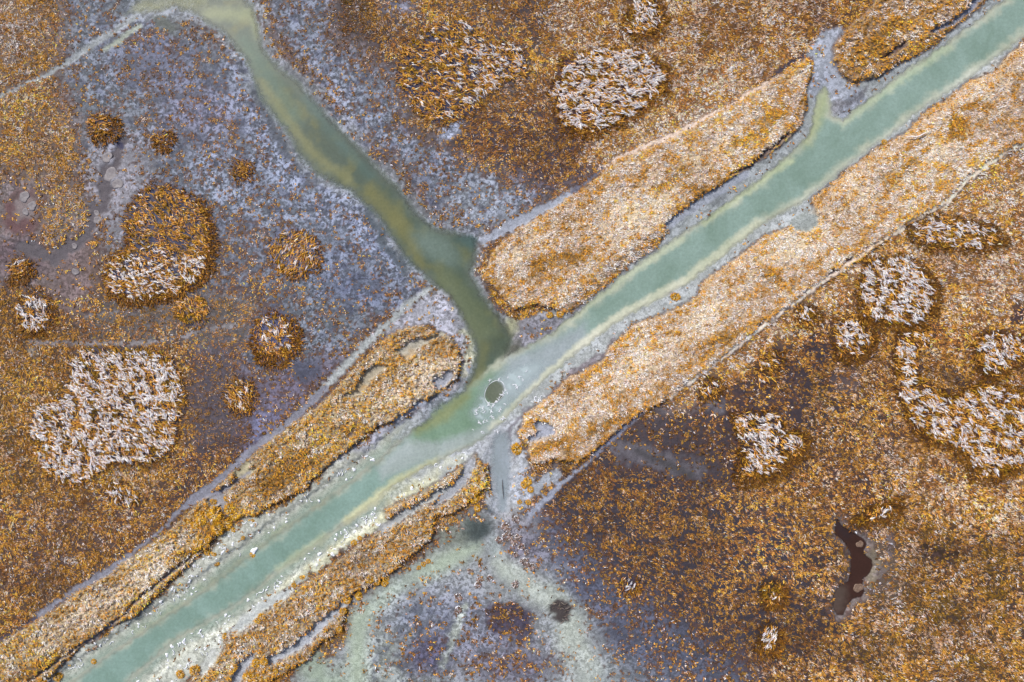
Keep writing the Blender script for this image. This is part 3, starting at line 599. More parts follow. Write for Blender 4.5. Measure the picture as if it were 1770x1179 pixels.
def plain_mat(name, col, rough=.6, col2=None, scale=4, alpha=1, spec=.4):
    m, t, b = mat(name)
    c1 = (*lin(col), 1); c2 = (*lin(col2 or tuple(int(x * .8) for x in col)), 1)
    tc = N(t, 'ShaderNodeTexCoord')
    n = noise_node(t, scale, 4, .6, tc.outputs['Object']); r = ramp(t, n.outputs[0], .35, .65, c2, c1)
    t.links.new(r.outputs[0], b.inputs['Base Color']); b.inputs['Roughness'].default_value = rough
    b.inputs['Alpha'].default_value = alpha; b.inputs['Specular IOR Level'].default_value = spec
    bm = N(t, 'ShaderNodeBump'); bm.inputs['Strength'].default_value = .3; bm.inputs['Distance'].default_value = .03
    t.links.new(n.outputs[0], bm.inputs['Height']); t.links.new(bm.outputs[0], b.inputs['Normal'])
    return m
M_SOIL = ground_mat(); M_WATER = water_mat()
M_GRASS = blade_mat("dry_grass"); M_REED = blade_mat("bleached_reed", .55, .35)
M_ICE = plain_mat("white_ice", (232, 234, 240), .75, (200, 206, 218), 6)
M_DISC = plain_mat("grey_ice", (124, 120, 124), .5, (98, 92, 98), 2)
M_WOOD = plain_mat("bleached_wood", (236, 230, 228), .7, (196, 186, 184), 3)
M_DARKW = plain_mat("dark_wood", (86, 84, 86), .8, (66, 62, 64), 6)
M_PEAT = plain_mat("peat_mound", (112, 84, 44), .9, (80, 58, 36), 5)

# ------------------------------------------------------------------ object helpers
def tag(o, label=None, cat=None, group=None, kind=None):
    if label: o['label'] = label
    if cat: o['category'] = cat
    if group: o['group'] = group
    if kind: o['kind'] = kind
    return o
def mesh_obj(name, verts, faces, m, parent=None, attrs=(), smooth=False):
    me = bpy.data.meshes.new(name)
    verts = np.asarray(verts, np.float32).reshape(-1, 3); faces = np.asarray(faces, np.int32)
    nf, k = faces.shape
    me.vertices.add(len(verts)); me.vertices.foreach_set('co', verts.ravel())
    me.loops.add(nf * k); me.loops.foreach_set('vertex_index', faces.ravel())
    me.polygons.add(nf); me.polygons.foreach_set('loop_start', np.arange(0, nf * k, k, dtype=np.int32))
    try: me.polygons.foreach_set('loop_total', np.full(nf, k, np.int32))
    except Exception: pass
    for an, ty, data in attrs:
        a = me.attributes.new(an, ty, 'POINT')
        a.data.foreach_set('color' if 'COLOR' in ty else 'value', np.asarray(data, np.float32).ravel())
    me.update(calc_edges=True)
    if smooth: me.polygons.foreach_set('use_smooth', np.ones(nf, bool))
    me.materials.append(m)
    o = bpy.data.objects.new(name, me); COL.objects.link(o)
    if parent: o.parent = parent
    return o
def empty(name, loc):
    o = bpy.data.objects.new(name, None); o.empty_display_size = .5; o.location = loc; COL.objects.link(o); return o

# ------------------------------------------------------------------ ground and water
idx = np.arange(NX * NY).reshape(NY, NX)
quads = np.stack([idx[1:, :-1], idx[1:, 1:], idx[:-1, 1:], idx[:-1, :-1]], -1).reshape(-1, 4)
VX, VY = wx(GU), wy(GV)
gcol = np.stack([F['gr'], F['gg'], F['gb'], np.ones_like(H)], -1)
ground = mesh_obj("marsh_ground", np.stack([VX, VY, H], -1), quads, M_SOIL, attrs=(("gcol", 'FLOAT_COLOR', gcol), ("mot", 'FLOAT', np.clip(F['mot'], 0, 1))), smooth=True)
tag(ground, kind='structure')
HOLE = ('E', (855, 678, 21, 15, -58))
use = (wa > .005)
fq = quads[use.ravel()[quads].any(1)]
uniq, inv = np.unique(fq, return_inverse=True)
wcolr = np.stack([F['wr'], F['wg'], F['wb'], np.ones_like(H)], -1).reshape(-1, 4)[uniq]
water = mesh_obj("water", np.stack([VX.ravel()[uniq], VY.ravel()[uniq], np.full(len(uniq), WL)], -1), inv.reshape(-1, 4), M_WATER,
                 attrs=(("wcol", 'FLOAT_COLOR', wcolr), ("wa", 'FLOAT', wa.ravel()[uniq])), smooth=True)
tag(water, kind='structure')

# sampling of the survey fields
def samp(name_or_arr, u, v):
    a = F[name_or_arr] if isinstance(name_or_arr, str) else name_or_arr
    i = np.clip(np.rint((u - cu[0]) / STEP).astype(int), 0, len(cu) - 1) + NE
    j = np.clip(np.rint((v - cv[0]) / STEP).astype(int), 0, len(cv) - 1) + NE2
    return a[j, i]
def hgt(u, v): return samp(H, np.asarray(u, float), np.asarray(v, float))

# ------------------------------------------------------------------ blades
C_GOLD = lin((212, 154, 60)); C_RUST = lin((158, 106, 50)); C_STRAW = lin((240, 230, 230)); C_TAN = lin((226, 190, 162)); C_OLIVE = lin((150, 112, 22))
PALS = np.stack([C_GOLD, C_RUST, C_STRAW, C_TAN, C_OLIVE])
def jitter(c, n, amt=.28, hue=.08, r=None):
    k = np.exp(r.normal(0, amt, (n, 1)))
    h = 1 + r.normal(0, hue, (n, 3))
    return np.clip(c * k * h, .002, .86)
def ribbons(u, v, z, ang, L, w, lift, col, r, curl=.5, flat=False):
    """curved grass blades: arrays per blade; returns verts, quads, colours"""
    n = len(u)
    x, y = wx(u), wy(v)
    d0 = ang; d1 = ang + r.normal(0, curl, n)
    m1 = .5 * L
    ax, ay = np.cos(d0), np.sin(d0); bx, by = np.cos(d1), np.sin(d1)
    p0 = np.stack([x, y, z], -1)
    p1 = p0 + np.stack([ax * m1, ay * m1, lift * .75 * np.ones(n)], -1)
    p2 = p1 + np.stack([bx * m1, by * m1, lift * .25 * r.uniform(-1.2, 1.2, n)], -1)
    roll = r.uniform(-.8, .8, n)
    s0 = np.stack([-ay * np.cos(roll), ax * np.cos(roll), np.sin(roll)], -1) * (w * .5)[:, None]
    s2 = np.stack([-by * np.cos(roll), bx * np.cos(roll), np.sin(roll)], -1) * (w * .16)[:, None]
    if flat:
        V = np.stack([p0 - s0, p0 + s0, p1 * .2 + p2 * .8 + s2, p1 * .2 + p2 * .8 - s2], 1)
        Q = np.arange(n * 4).reshape(-1, 4)
        C = np.repeat(np.concatenate([col, np.ones((n, 1))], 1)[:, None], 4, 1)
        return V.reshape(-1, 3), Q, C.reshape(-1, 4)
    V = np.stack([p0 - s0 * .7, p0 + s0 * .7, p1 - s0, p1 + s0, p2 - s2, p2 + s2], 1)
    b = np.arange(n)[:, None] * 6
    Q = np.concatenate([b + np.array([[0, 1, 3, 2]]), b + np.array([[2, 3, 5, 4]])], 1).reshape(-1, 4)
    C = np.repeat(np.concatenate([col, np.ones((n, 1))], 1)[:, None], 6, 1)
    return V.reshape(-1, 3), Q, C.reshape(-1, 4)
def blades_obj(name, u, v, ang, L, w, lift, col, r, m, parent=None, curl=.5, z=None, flat=False):
    if z is None: z = hgt(u, v) - .02
    Vv, Q, C = ribbons(u, v, z, ang, L, w, lift, col, r, curl, flat)
    if parent is not None: Vv = Vv - np.array(parent.location)
    return mesh_obj(name, Vv, Q, m, parent, attrs=(("col", 'FLOAT_COLOR', C),))

# ------------------------------------------------------------------ reed beds (each a thing)
# shape, white, gold, streak angle (deg), rim strength, rim colour, ground, label
RIM = (118, 78, 16)
REEDS = [
 (PO([(260, 324), (299, 326), (342, 347), (358, 372), (363, 414), (357, 459), (340, 484), (296, 506), (236, 518), (196, 506), (188, 487), (190, 454), (212, 437), (226, 422), (223, 400), (214, 392), (222, 364), (244, 334)]), .30, .95, -28, .8, (74, 76, 100), "large oval reed bed, mostly golden with a white lower left corner, on grey mud"),
 (PO([(136, 607), (190, 602), (258, 606), (299, 622), (312, 661), (319, 695), (302, 729), (305, 760), (290, 783), (258, 796), (190, 800), (159, 822), (129, 838), (88, 820), (62, 790), (53, 746), (63, 705), (119, 682), (124, 628)]), .85, .75, -38, .25, (70, 64, 76), "largest white streaked reed bed, on the brown field at the left"),
 (EL(473, 583, 34, 36, 0), .45, .55, -50, 1.0, (84, 88, 122), "round reed bed with white centre and thick dark brown ring, in the grey flats"),
 (EL(60, 540, 28, 31, 10), .75, .55, -50, .6, (80, 72, 84), "small white reed bed beside the brown mud near the left edge"),
 (EL(35, 463, 13, 16, 10), .4, .6, 30, .8, (88, 78, 84), "smallest oval brown reed tuft with pale top on brown mud at the left edge"),
 (EL(414, 682, 22, 26, 0), .45, .8, -50, .4, (72, 68, 86), "small upright reed bed with white slanting stems on purple mud beside the diagonal path"),
 (EL(509, 437, 40, 36, 20), .28, .75, 60, .4, (104, 110, 140), "thin grey and golden reed bed on blue mud left of the creek"),
 (EL(332, 537, 26, 26, 0), .05, .9, -40, .1, (84, 80, 96), "faint golden reed patch just below the large oval bed"),
 (EL(175, 217, 19, 15, 15), .35, .5, 20, 1.0, (84, 78, 90), "small brown reed tuft with white tip, beside the dark rill"),
 (EL(280, 240, 9, 8, 0), 0, .8, 0, .9, (100, 96, 110), "tiny dark brown reed tuft alone on the grey flats"),
 (PO([(795, 33), (843, 66), (905, 88), (911, 122), (884, 134), (843, 158), (822, 188), (768, 214), (730, 200), (692, 143), (693, 88), (730, 55)]), .42, 1.0, -25, .15, (66, 64, 86), "broad golden and white reed bed with dark gaps, right of the creek at the top"),
 (PO([(975, 102), (1036, 87), (1111, 90), (1142, 119), (1150, 153), (1112, 184), (1060, 215), (1023, 231), (978, 219), (962, 183), (948, 159), (967, 136)]), .85, .65, -18, .7, (84, 60, 62), "large white reed bed with brown lower right edge in the upper orange field"),
 (PO([(1086, 20), (1100, -18), (1128, -12), (1143, 37), (1133, 57), (1114, 62), (1078, 54)]), .75, .6, -45, .7, (84, 60, 54), "white reed bed cut by the top edge of the picture"),
 (PO([(1497, 453), (1560, 443), (1592, 467), (1611, 495), (1608, 532), (1584, 556), (1536, 558), (1495, 543), (1484, 505)]), .85, .6, -42, .95, (88, 60, 40), "round white reed bed with dark lower rim in the right field"),
 (PO([(1473, 555), (1500, 562), (1504, 587), (1482, 617), (1448, 608), (1440, 580), (1443, 558)]), .75, .55, -40, .9, (80, 56, 44), "small white reed bed touching the lower left of the round one"),
 (PO([(1556, 576), (1608, 573), (1604, 594), (1578, 612), (1582, 648), (1621, 675), (1645, 686), (1672, 678), (1700, 664), (1790, 686), (1840, 730), (1790, 775), (1743, 812), (1713, 824), (1689, 820), (1672, 788), (1645, 766), (1603, 758), (1580, 738), (1572, 715), (1553, 682), (1547, 621)]), .85, .62, -42, .95, (84, 54, 34), "biggest boot shaped white reed bed at the right edge"),
 (PO([(1688, 582), (1720, 575), (1785, 590), (1800, 605), (1743, 625), (1724, 647), (1696, 638), (1685, 610)]), .75, .6, -48, .9, (84, 54, 34), "white reed bed above the boot shaped one, at the right edge"),
 (PO([(1264, 718), (1342, 714), (1350, 743), (1386, 757), (1388, 776), (1356, 792), (1347, 812), (1280, 828), (1284, 770)]), .75, .5, -40, 1.0, (60, 46, 50), "ragged white reed bed with dark brown rim below the path in the dark field"),
 (EL(1393, 543, 14, 12, 0), .75, .6, -60, .7, (84, 60, 44), "little white reed tuft close under the pink path"),
 (EL(1331, 624, 18, 12, -25), .6, .6, -50, .5, (62, 48, 54), "little white reed tuft in the dark field above the ragged bed"),
 (EL(1226, 670, 13, 15, 0), .6, .6, -60, .6, (70, 54, 54), "white reed tuft against the lower side of the right hand path"),
 (EL(1515, 886, 30, 10, -20), .65, .5, 60, .95, (74, 52, 34), "narrow pair of white reed tufts just above the dark pool"),
 (EL(1329, 1101, 14, 20, 0), .75, .5, 65, .9, (60, 46, 40), "white reed tuft in the lower right field, below the small brown one"),
 (EL(1333, 1023, 15, 17, 0), .08, .6, 60, .95, (60, 46, 36), "small brown reed tuft with one white stem left of the dark pool"),
 (PO([(1572, 390), (1620, 372), (1680, 385), (1722, 400), (1732, 418), (1690, 428), (1610, 426), (1574, 412)]), .7, .6, -30, .6, (100, 74, 50), "pale reed bed with dark lower right rim beside the upper right path"),
 (EL(1089, 1010, 10, 10, 0), .95, .2, 55, .5, (60, 52, 66), "tiny bright white reed tuft in the dark field right of the shallows"),
 (EL(210, 853, 30, 15, 20), .6, .7, -50, .1, (80, 60, 54), "small white reed patch just below the largest white bed"),
 (EL(417, 292, 12, 14, 0), .0, .9, -40, .4, (80, 72, 90), "small dark rust tuft on the blue flats left of the creek"),
 (PO([(952, 1046), (966, 1038), (980, 1043), (987, 1052), (981, 1062), (984, 1071), (970, 1074), (958, 1068), (962, 1060), (951, 1057)]), .0, .22, 10, .0, (72, 66, 66), "dark grey brown tuft at the edge of the pale shallows"),
 (EL(1322, 655, 14, 10, -30), .35, .6, -50, .2, (76, 56, 60), "thin white reed wisps just below the little white tuft in the dark field"),
]
covered = np.zeros(GU.shape, bool)
for k, (sh, wh, go, ang, rim, gc, lab) in enumerate(REEDS):
    r = np.random.default_rng(100 + k)
    s = window(sh, 20); d = sdist(WU2[s], WV2[s], sh); m = sst(7 + 7 * rim, -2, d)
    for n, v in zip(('gr', 'gg', 'gb'), lin(gc)):
        F[n][s] += (v * .75 - F[n][s]) * m  # ground darkened under the bed, painting shade into the gaps between reeds
    F['dens'][s] *= (1 - m); F['mot'][s] *= (1 - .8 * m)
    covered[s] |= d < 0
    x0, y0, x1, y1 = shape_box(sh)
    cx, cy = (x0 + x1) / 2, (y0 + y1) / 2
    root = empty("reed_bed" if (x1 - x0) > 45 else "reed_tuft", (float(wx(cx)), float(wy(cy)), float(hgt(cx, cy))))
    tag(root, lab, "reed bed" if (x1 - x0) > 45 else "reed tuft", "reed beds and tufts scattered over the marsh")
    area = (x1 - x0 + 30) * (y1 - y0 + 30) * .01
    pad = 16
    def cand(n):
        return r.uniform(x0 - pad, x1 + pad, n), r.uniform(y0 - pad, y1 + pad, n)
    # undergrowth leaves, golden to olive, in loose tufts
    n = int(area * 13 * go); u, v = cand(n)
    dd = sdist(u + 4 * noise(u / 9, v / 9, k), v + 4 * noise(u / 9, v / 9, k + 50), sh)
    ok = (dd < 2) & (noise(u / 7, v / 7, 60 + k) + .35 * noise(u / 3, v / 3, 61) > (.02 if k in (0, 10) else -.18 if go > .7 else -.10)) ; u, v, dd = u[ok], v[ok], dd[ok]
    q = 3; n = len(u) * q; u, v = np.repeat(u, q) + r.normal(0, 1.6, n), np.repeat(v, q) + r.normal(0, 1.6, n)
    mixk = r.uniform(0, 1, n)
    dk_k = noise(u / 26, v / 26, 77 + k) + r.normal(0, .3, n)
    col = np.where((dk_k > .25)[:, None], C_OLIVE, np.where((mixk < .72)[:, None], C_GOLD, np.where((mixk < .9)[:, None], C_RUST, C_TAN)))
    if k == 28: col = np.tile(lin((104, 94, 88)), (n, 1))
    if k == 27: col = col * .6
    a = R(ang) + .8 * noise(u / 30, v / 30, 70 + k) + r.normal(0, .45, n) + np.where(r.random(n) < .5, 0, math.pi)
    blades_obj("leaves", u, v, a, r.uniform(.4, .9, n), r.uniform(.07, .15, n), r.uniform(.2, .7, n), jitter(col, n, .26, .06, r), r, M_GRASS, root)
    # bleached lodged stems in bundles
    if wh > 0:
        n = int(area * 7.5 * (wh + .1)) + 8; u, v = cand(n)
        dd = sdist(u + 5 * noise(u / 14, v / 14, 46 + k), v + 5 * noise(u / 14, v / 14, 47 + k), sh)
        pn = .75 * noise(u / 16, v / 16, 80 + k) + .55 * noise(u / 5.5, v / 5.5, 85 + k)
        lim = (-.06 if k == 15 else -.20) + (1 - wh) * .75
        if k == 0: pn = pn + np.clip((v - 430) / 60, -.35, .6) + .05
        if k == 10: pn = pn + .1 + .35 * np.clip((u - 800) / 80, -1, 1)
        ok = (dd < -1) & (pn > lim); u, v = u[ok], v[ok]
        if len(u) == 0: u, v = np.array([cx]), np.array([cy])
        q = 5; nb = len(u); n = nb * q
        a0 = R(ang) + 1.15 * noise(u / 13, v / 13, 90 + k) + r.normal(0, .25, nb) + np.where(r.random(nb) < .3, math.pi, 0)
        L0 = r.uniform(.4, 1.0, nb)
        U_, V_ = np.repeat(u, q), np.repeat(v, q); A_ = np.repeat(a0, q); L_ = np.repeat(L0, q)
        off = r.normal(0, .8, n); al = r.uniform(-4, 2, n)
        U_ = U_ + (-np.sin(A_)) * off + np.cos(A_) * al; V_ = V_ - (np.cos(A_) * off + np.sin(A_) * al)
        crv = np.repeat(r.normal(0, .5, nb), q)
        c = np.where((r.random(n) < .16)[:, None], C_TAN, np.where((r.random(n) < .2)[:, None], lin((176, 172, 192)), lin((244, 242, 250)))) 
        zz_ = hgt(U_, V_) + r.uniform(.25, .6, n)
        cc = jitter(c, n, .17, .03, r)
        Vv, Q, C = ribbons(U_, V_, zz_, A_, L_ * r.uniform(.5, 1.1, n), r.uniform(.035, .095, n), r.uniform(0, .25, n), cc, r, .55)
        mesh_obj("bleached_stems", Vv - np.array(root.location), Q, M_REED, root, attrs=(("col", 'FLOAT_COLOR', C),))
    # taller fresh rim, heavier on the south-east side
    if rim > 0:
        n = int(area * 30); u, v = cand(n)
        wrp = 5.5 * noise(u / 13, v / 13, 40 + k) + 3 * noise(u / 5, v / 5, 41 + k)
        dd = sdist(u, v, sh) + wrp
        bias = ((u - cx) / (x1 - x0 + 1) * .8 + (v - cy) / (y1 - y0 + 1) * 1.2)
        width = 5 + 11 * rim * np.clip(.45 + bias, 0, 1)
        ok = (dd > -width * .9) & (dd < width) & (r.random(n) < rim * (.5 + .7 * np.clip(.5 + bias, 0, 1))); u, v = u[ok], v[ok]; n = len(u)
        out = np.arctan2(-(v - cy), u - cx) + 1.2 * noise(u / 9, v / 9, 44 + k) + r.normal(0, .8, n)
        c = np.where((r.random(n) < .55)[:, None], lin(RIM), np.where((r.random(n) < .5)[:, None], lin((98, 58, 14)), lin((160, 108, 22))))
        blades_obj("rim_leaves", u, v, out, r.uniform(.4, .8, n), r.uniform(.08, .16, n), r.uniform(.2, .5, n), jitter(c * (.62 if cx > 1200 else .4 if k == 28 else .85), n, .38, .06, r), r, M_GRASS, root)
# repaint the soil colours after the beds have been laid out
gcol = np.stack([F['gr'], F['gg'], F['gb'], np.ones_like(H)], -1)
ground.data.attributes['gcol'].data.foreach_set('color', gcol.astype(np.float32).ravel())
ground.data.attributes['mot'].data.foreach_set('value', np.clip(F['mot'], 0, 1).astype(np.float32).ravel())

# ------------------------------------------------------------------ grass cover (stuff)
def cover(name, label, which, density, seed, q=4, length=.62, width=.13, spread=1.8, lift=.28, thr=(.72, 1.35)):
    r = np.random.default_rng(seed)
    n = int(density * 207 * 146)
    u = r.uniform(cu[0], cu[-1], n); v = r.uniform(cv[0], cv[-1], n)
    dn = samp('dens', u, v); bk = samp('bank', u, v) > .5
    wet = samp(wa, u, v) > .05
    dn = np.clip(dn + .14 * noise(u / 28, v / 28, 230) * (dn > .1), 0, 1) if name != 'bank_grass' else dn
    ok = which(dn, bk) & ~wet
    # cover pattern: clumps and gaps
    cl = clump(u, v, seed)
    ok &= (cl + .16 * r.normal(0, 1, n)) > (thr[0] - dn * thr[1])
    ok &= dn > .015
    u, v = u[ok], v[ok]; n = len(u)
    # colour: palette picked by coherent noise so that tufts of one colour gather
    Wt = np.stack([samp(k_, u, v) for k_ in ('gold', 'rust', 'straw', 'tan', 'olive')], -1)
    sel = np.empty((n, 5))
    lf = [.9 * noise(u / 75, v / 60, 250 + i_) for i_ in range(5)]
    for i, (sc, sd) in enumerate(((9, 201), (11, 202), (8, 203), (10, 204), (20, 205))):
        sel[:, i] = 1.9 * noise(u / sc, v / sc, sd) + 1.6 * noise(u / (sc * 2.6), v / (sc * 2.6), sd + 9) + .55 * r.gumbel(0, 1, n) + lf[i]
    pick = (np.log(Wt + 1e-4) + 1.2 * sel).argmax(1)
    if name == 'bank_grass':
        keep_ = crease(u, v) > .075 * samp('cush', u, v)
        u, v, pick, n = u[keep_], v[keep_], pick[keep_], int(keep_.sum())
        al_, ac_ = (u * .84 - v * .54), (u * .54 + v * .84)
        pn_ = 1.0 * noise(al_ / 40, ac_ / 16, 231) + 1.0 * noise(u / 13, v / 13, 232) + .6 * noise(u / 5, v / 5, 233) + .14 * r.normal(0, 1, n)
        gd = samp('gold', u, v) + samp('olive', u, v) - .38
        pick = np.where(pn_ + gd * 1.7 > .03, np.where(r.random(n) < .78, 0, np.where(r.random(n) < .6, 4, 1)), np.where(r.random(n) < .5, 2, np.where(r.random(n) < .75, 3, pick)))
    a = R(-32) + 1.1 * noise(u / 40, v / 40, 210) + .9 * noise(u / 12, v / 12, 211) + r.normal(0, .3, n) + np.where(r.random(n) < .35, math.pi, 0)
    ln = samp('len', u, v)
    tone = samp('tone', u, v) * np.exp(.36 * noise(u / 60, v / 60, 220) + .36 * noise(u / 150, v / 130, 222) + .3 * noise(u / 9, v / 9, 221) + r.normal(0, .24, n)) * np.where(r.random(n) < (.12 if name == 'bank_grass' else .22), .32, 1.0)
    N_ = n * q
    U_ = np.repeat(u, q) + r.normal(0, spread, N_); V_ = np.repeat(v, q) + r.normal(0, spread, N_)
    P_ = np.repeat(pick, q); sw = r.random(N_) < .14
    P_ = np.where(sw & (name != 'bank_grass'), r.integers(0, 3, N_), P_)
    c = PALS[P_] * np.repeat(tone, q)[:, None]
    if name == 'mud_sedge': c = c * np.array([.86, .92, 1.05])
    if name == 'bank_grass': c = np.where((P_ == 0)[:, None], c * np.array([1.10, 1.0, .62]), c * np.where((P_ == 2)[:, None], 1.1, 1.0))
    A_ = np.repeat(a, q) + r.normal(0, .45, N_)
    ok = samp(wa, U_, V_) < .25
    U_, V_, c, A_ = U_[ok], V_[ok], c[ok], A_[ok]; Ln = np.repeat(ln, q)[ok]; N_ = len(U_)
    print(name, N_)
    o = blades_obj(name, U_, V_, A_, length * Ln * r.uniform(.6, 1.3, N_), width * r.uniform(.6, 1.4, N_) * (.6 + .4 * Ln), lift * Ln * r.uniform(.3, 1.3, N_), jitter(c, N_, .20, .05, r), r, M_GRASS, flat=name != 'mud_sedge')
    tag(o, label, "grass", None, 'stuff')
    return o
cover("field_grass", "brown and golden dry grass covering the marsh fields", lambda d, b: (d >= .45) & ~b, 25, 301, q=3, length=.42, width=.085, spread=1.1, lift=.26, thr=(.60, .98))
cover("mud_sedge", "small rust coloured sedge tufts sprinkled over the grey mud flats", lambda d, b: (d < .45) & ~b, 9.0, 311, q=4, length=.34, width=.11, spread=1.0, lift=.18, thr=(.50, 1.35))
cover("bank_grass", "pale straw and golden grass on the banks along the canal", lambda d, b: b, 24, 321, q=3, length=.42, width=.10, spread=1.3)

# ------------------------------------------------------------------ small things
def blob_mesh(rad, hgt_, seed, seg=18, rings=7, rough=.25):
    r = np.random.default_rng(seed); vs = []; fs = []
    ph = r.uniform(0, 10, 4)
    for j in range(rings):
        t = j / (rings - 1)
        for i in range(seg):
            a = 2 * math.pi * i / seg
            k = 1 + rough * (math.sin(2 * a + ph[0]) * .5 + math.sin(3 * a + ph[1]) * .35 + math.sin(5 * a + ph[2]) * .2)
            rr = rad * k * math.cos(t * math.pi / 2 * .97) * (1 + .06 * r.normal())
            vs.append((rr * math.cos(a), rr * math.sin(a), hgt_ * math.sin(t * math.pi / 2) + .02 * r.normal() - .06))
    for j in range(rings - 1):
        for i in range(seg):
            fs.append((j * seg + i, j * seg + (i + 1) % seg, (j + 1) * seg + (i + 1) % seg, (j + 1) * seg + i))
    return np.array(vs), np.array(fs)
def mesh_data(name, v, f, m, attrs=(), smooth=True):
    o = mesh_obj(name, v, f, m, None, attrs, smooth); d = o.data; bpy.data.objects.remove(o); return d
def dome_blades(rad, h, n, seed, cols):
    r = np.random.default_rng(seed)
    rr = rad * np.sqrt(r.uniform(0, 1, n)); a = r.uniform(0, 2 * math.pi, n)
    z = h * np.sqrt(np.clip(1 - (rr / rad) ** 2, 0, 1)) * .9
    pick = r.random(n)
    c = np.where((rr / rad < .45)[:, None] & (pick < .5)[:, None], cols[1], np.where((pick < .75)[:, None], cols[0], cols[2]))
    V, Q, C = ribbons(885 + rr * np.cos(a) * 10, 589.5 - rr * np.sin(a) * 10, z, a + r.normal(0, .5, n), r.uniform(.3, .6, n), r.uniform(.08, .15, n), r.uniform(-.05, .12, n), jitter(c, n, .22, .05, r), r, .6)
    return V, Q, C
protoM, protoB = [], []
for s in range(5):
    v, f = blob_mesh(.8, .42, 400 + s); protoM.append(mesh_data("mound", v, f, M_PEAT))
    Vb, Q, C = dome_blades(.92, .5, 210, 420 + s, (lin((212, 156, 40)), lin((210, 190, 150)), lin((160, 118, 20))))
    protoB.append(mesh_data("grass_blades", Vb, Q, M_GRASS, (("col", 'FLOAT_COLOR', C),), False))
CUSH = [(375, 887, 1.05), (390, 905, 1.0), (379, 912, .95), (348, 889, .75), (362, 884, .7), (351, 897, .7), (341, 905, .6), (368, 868, .55), (395, 859, .75), (399, 878, .85), (408, 890, .7), (345, 940, .85), (333, 958, .6), (362, 931, .55), (331, 900, .55),
        (404, 916, .35), (370, 958, .35), (358, 955, .4), (373, 975, .45), (420, 930, .3), (437, 900, .25), (160, 1145, .45), (97, 1170, .8), (76, 1178, .7),
        (389, 1099, .45), (448, 1070, .5), (455, 1064, .6), (480, 1045, .45), (487, 1041, .4), (508, 1012, .4), (522, 998, .35), (312, 1165, .7), (337, 1158, .8), (460, 1140, .55), (445, 1142, .6), (478, 1158, .5), (432, 1167, .8), (448, 1172, .8), (405, 1150, .6), (500, 1148, .4),
        (612, 938, .45), (622, 930, .35), (640, 1000, .7), (652, 1005, .6), (665, 1008, .5), (620, 1030, .6), (601, 1036, .6), (594, 1055, .6), (588, 1085, .5), (596, 1072, .35),
        (820, 862, .75), (825, 878, .55), (826, 830, .55), (822, 848, .6), (905, 838, .5), (912, 832, .6), (917, 846, .45), (898, 868, .35), (913, 868, .4), (893, 776, .8), (864, 522, .5), (855, 507, .4), (853, 487, .45), (1530, 245, .4), (1168, 513, .7), (950, 545, .5), (968, 542, .6), (732, 975, .35), (740, 970, .4), (724, 981, .35), (435, 960, .45)]
CLAB = {0: "round golden grass cushion, topmost of three big ones beside the diagonal path", 1: "squarish golden grass cushion on grey mud, middle of the three big ones", 2: "golden grass cushion tucked under the squarish one beside the canal shelf",
        24: "small orange brown square tuft alone on the white shelf south of the lower canal", 21: "lone oval golden tuft on the pale shelf near the lower left corner", 59: "dark round tussock on the grey mud spit just below the canal junction",
        61: "small golden tuft at the tip of the upper bank beside the creek", 63: "single rust dot of grass on the pale mud beside the bleached branch", 64: "oval tuft in the mud on the canal's right margin below the upper canal", 70: "orange tuft among white ice at the edge of the teal water"}
areas = ((0, 24, "golden tuft along the bank north of the lower canal"), (24, 40, "golden tuft on the bank south of the lower canal"), (40, 50, "golden tuft on the bank edge above the pale shallows"), (50, 60, "golden tuft around the grey side channel"), (60, 99, "golden tuft at the muddy margin of the water"))
for i, (u, v, s) in enumerate(CUSH):
    z = float(hgt(u, v)); t = empty("grass_tussock", (float(wx(u)), float(wy(v)), z))
    t.rotation_euler = (0, 0, random.uniform(0, 6.28)); t.scale = (s * random.uniform(.85, 1.15), s * random.uniform(.85, 1.15), s)
    base = next(a[2] for a in areas if a[0] <= i < a[1])
    same = [c for j, c in enumerate(CUSH) if next(a[2] for a in areas if a[0] <= j < a[1]) == base]
    order = sorted(c[0] for c in same)
    k = order.index(u); words = ["first", "second", "third", "fourth", "fifth", "sixth", "seventh", "eighth", "ninth", "tenth", "eleventh", "twelfth", "thirteenth", "fourteenth", "fifteenth", "sixteenth", "seventeenth", "eighteenth", "nineteenth", "twentieth", "twenty first", "twenty second", "twenty third", "twenty fourth"]
    tag(t, CLAB.get(i, f"{base}, {words[k]} from the left"), "grass tussock", "grass tussocks on the mud")
    for nm, d in (("mound", protoM[i % 5]), ("grass_blades", protoB[i % 5])):
        o = bpy.data.objects.new(nm, d); COL.objects.link(o); o.parent = t

# ringed tussocks with an ice collar
def torus(rad, thick, seed, seg=22, cs=6, gap=0.0):
    r = np.random.default_rng(seed); vs, fs = [], []
    p = r.uniform(0, 9, 3); m = int(seg * (1 - gap))
    for i in range(m):
        a = 2 * math.pi * i / seg
        k = 1 + .13 * math.sin(2 * a + p[0]) + .07 * math.sin(3 * a + p[1]); th = thick * (.75 + .4 * math.sin(a + p[2]) ** 2)
        if gap: th *= math.sin(math.pi * (i + .5) / m) ** .5
        for j in range(cs):
            b = 2 * math.pi * j / cs
            q = rad * k + th * math.cos(b)
            vs.append((q * math.cos(a), q * math.sin(a), th * .7 * math.sin(b) + .02))
    last = m if not gap else m - 1
    for i in range(last):
        for j in range(cs):
            fs.append((i * cs + j, ((i + 1) % m) * cs + j, ((i + 1) % m) * cs + (j + 1) % cs, i * cs + (j + 1) % cs))
    return np.array(vs), np.array(fs)
ringD = [mesh_data("ice_collar", *torus(.5, .09, 500 + s), M_ICE) for s in range(3)]
sm = []
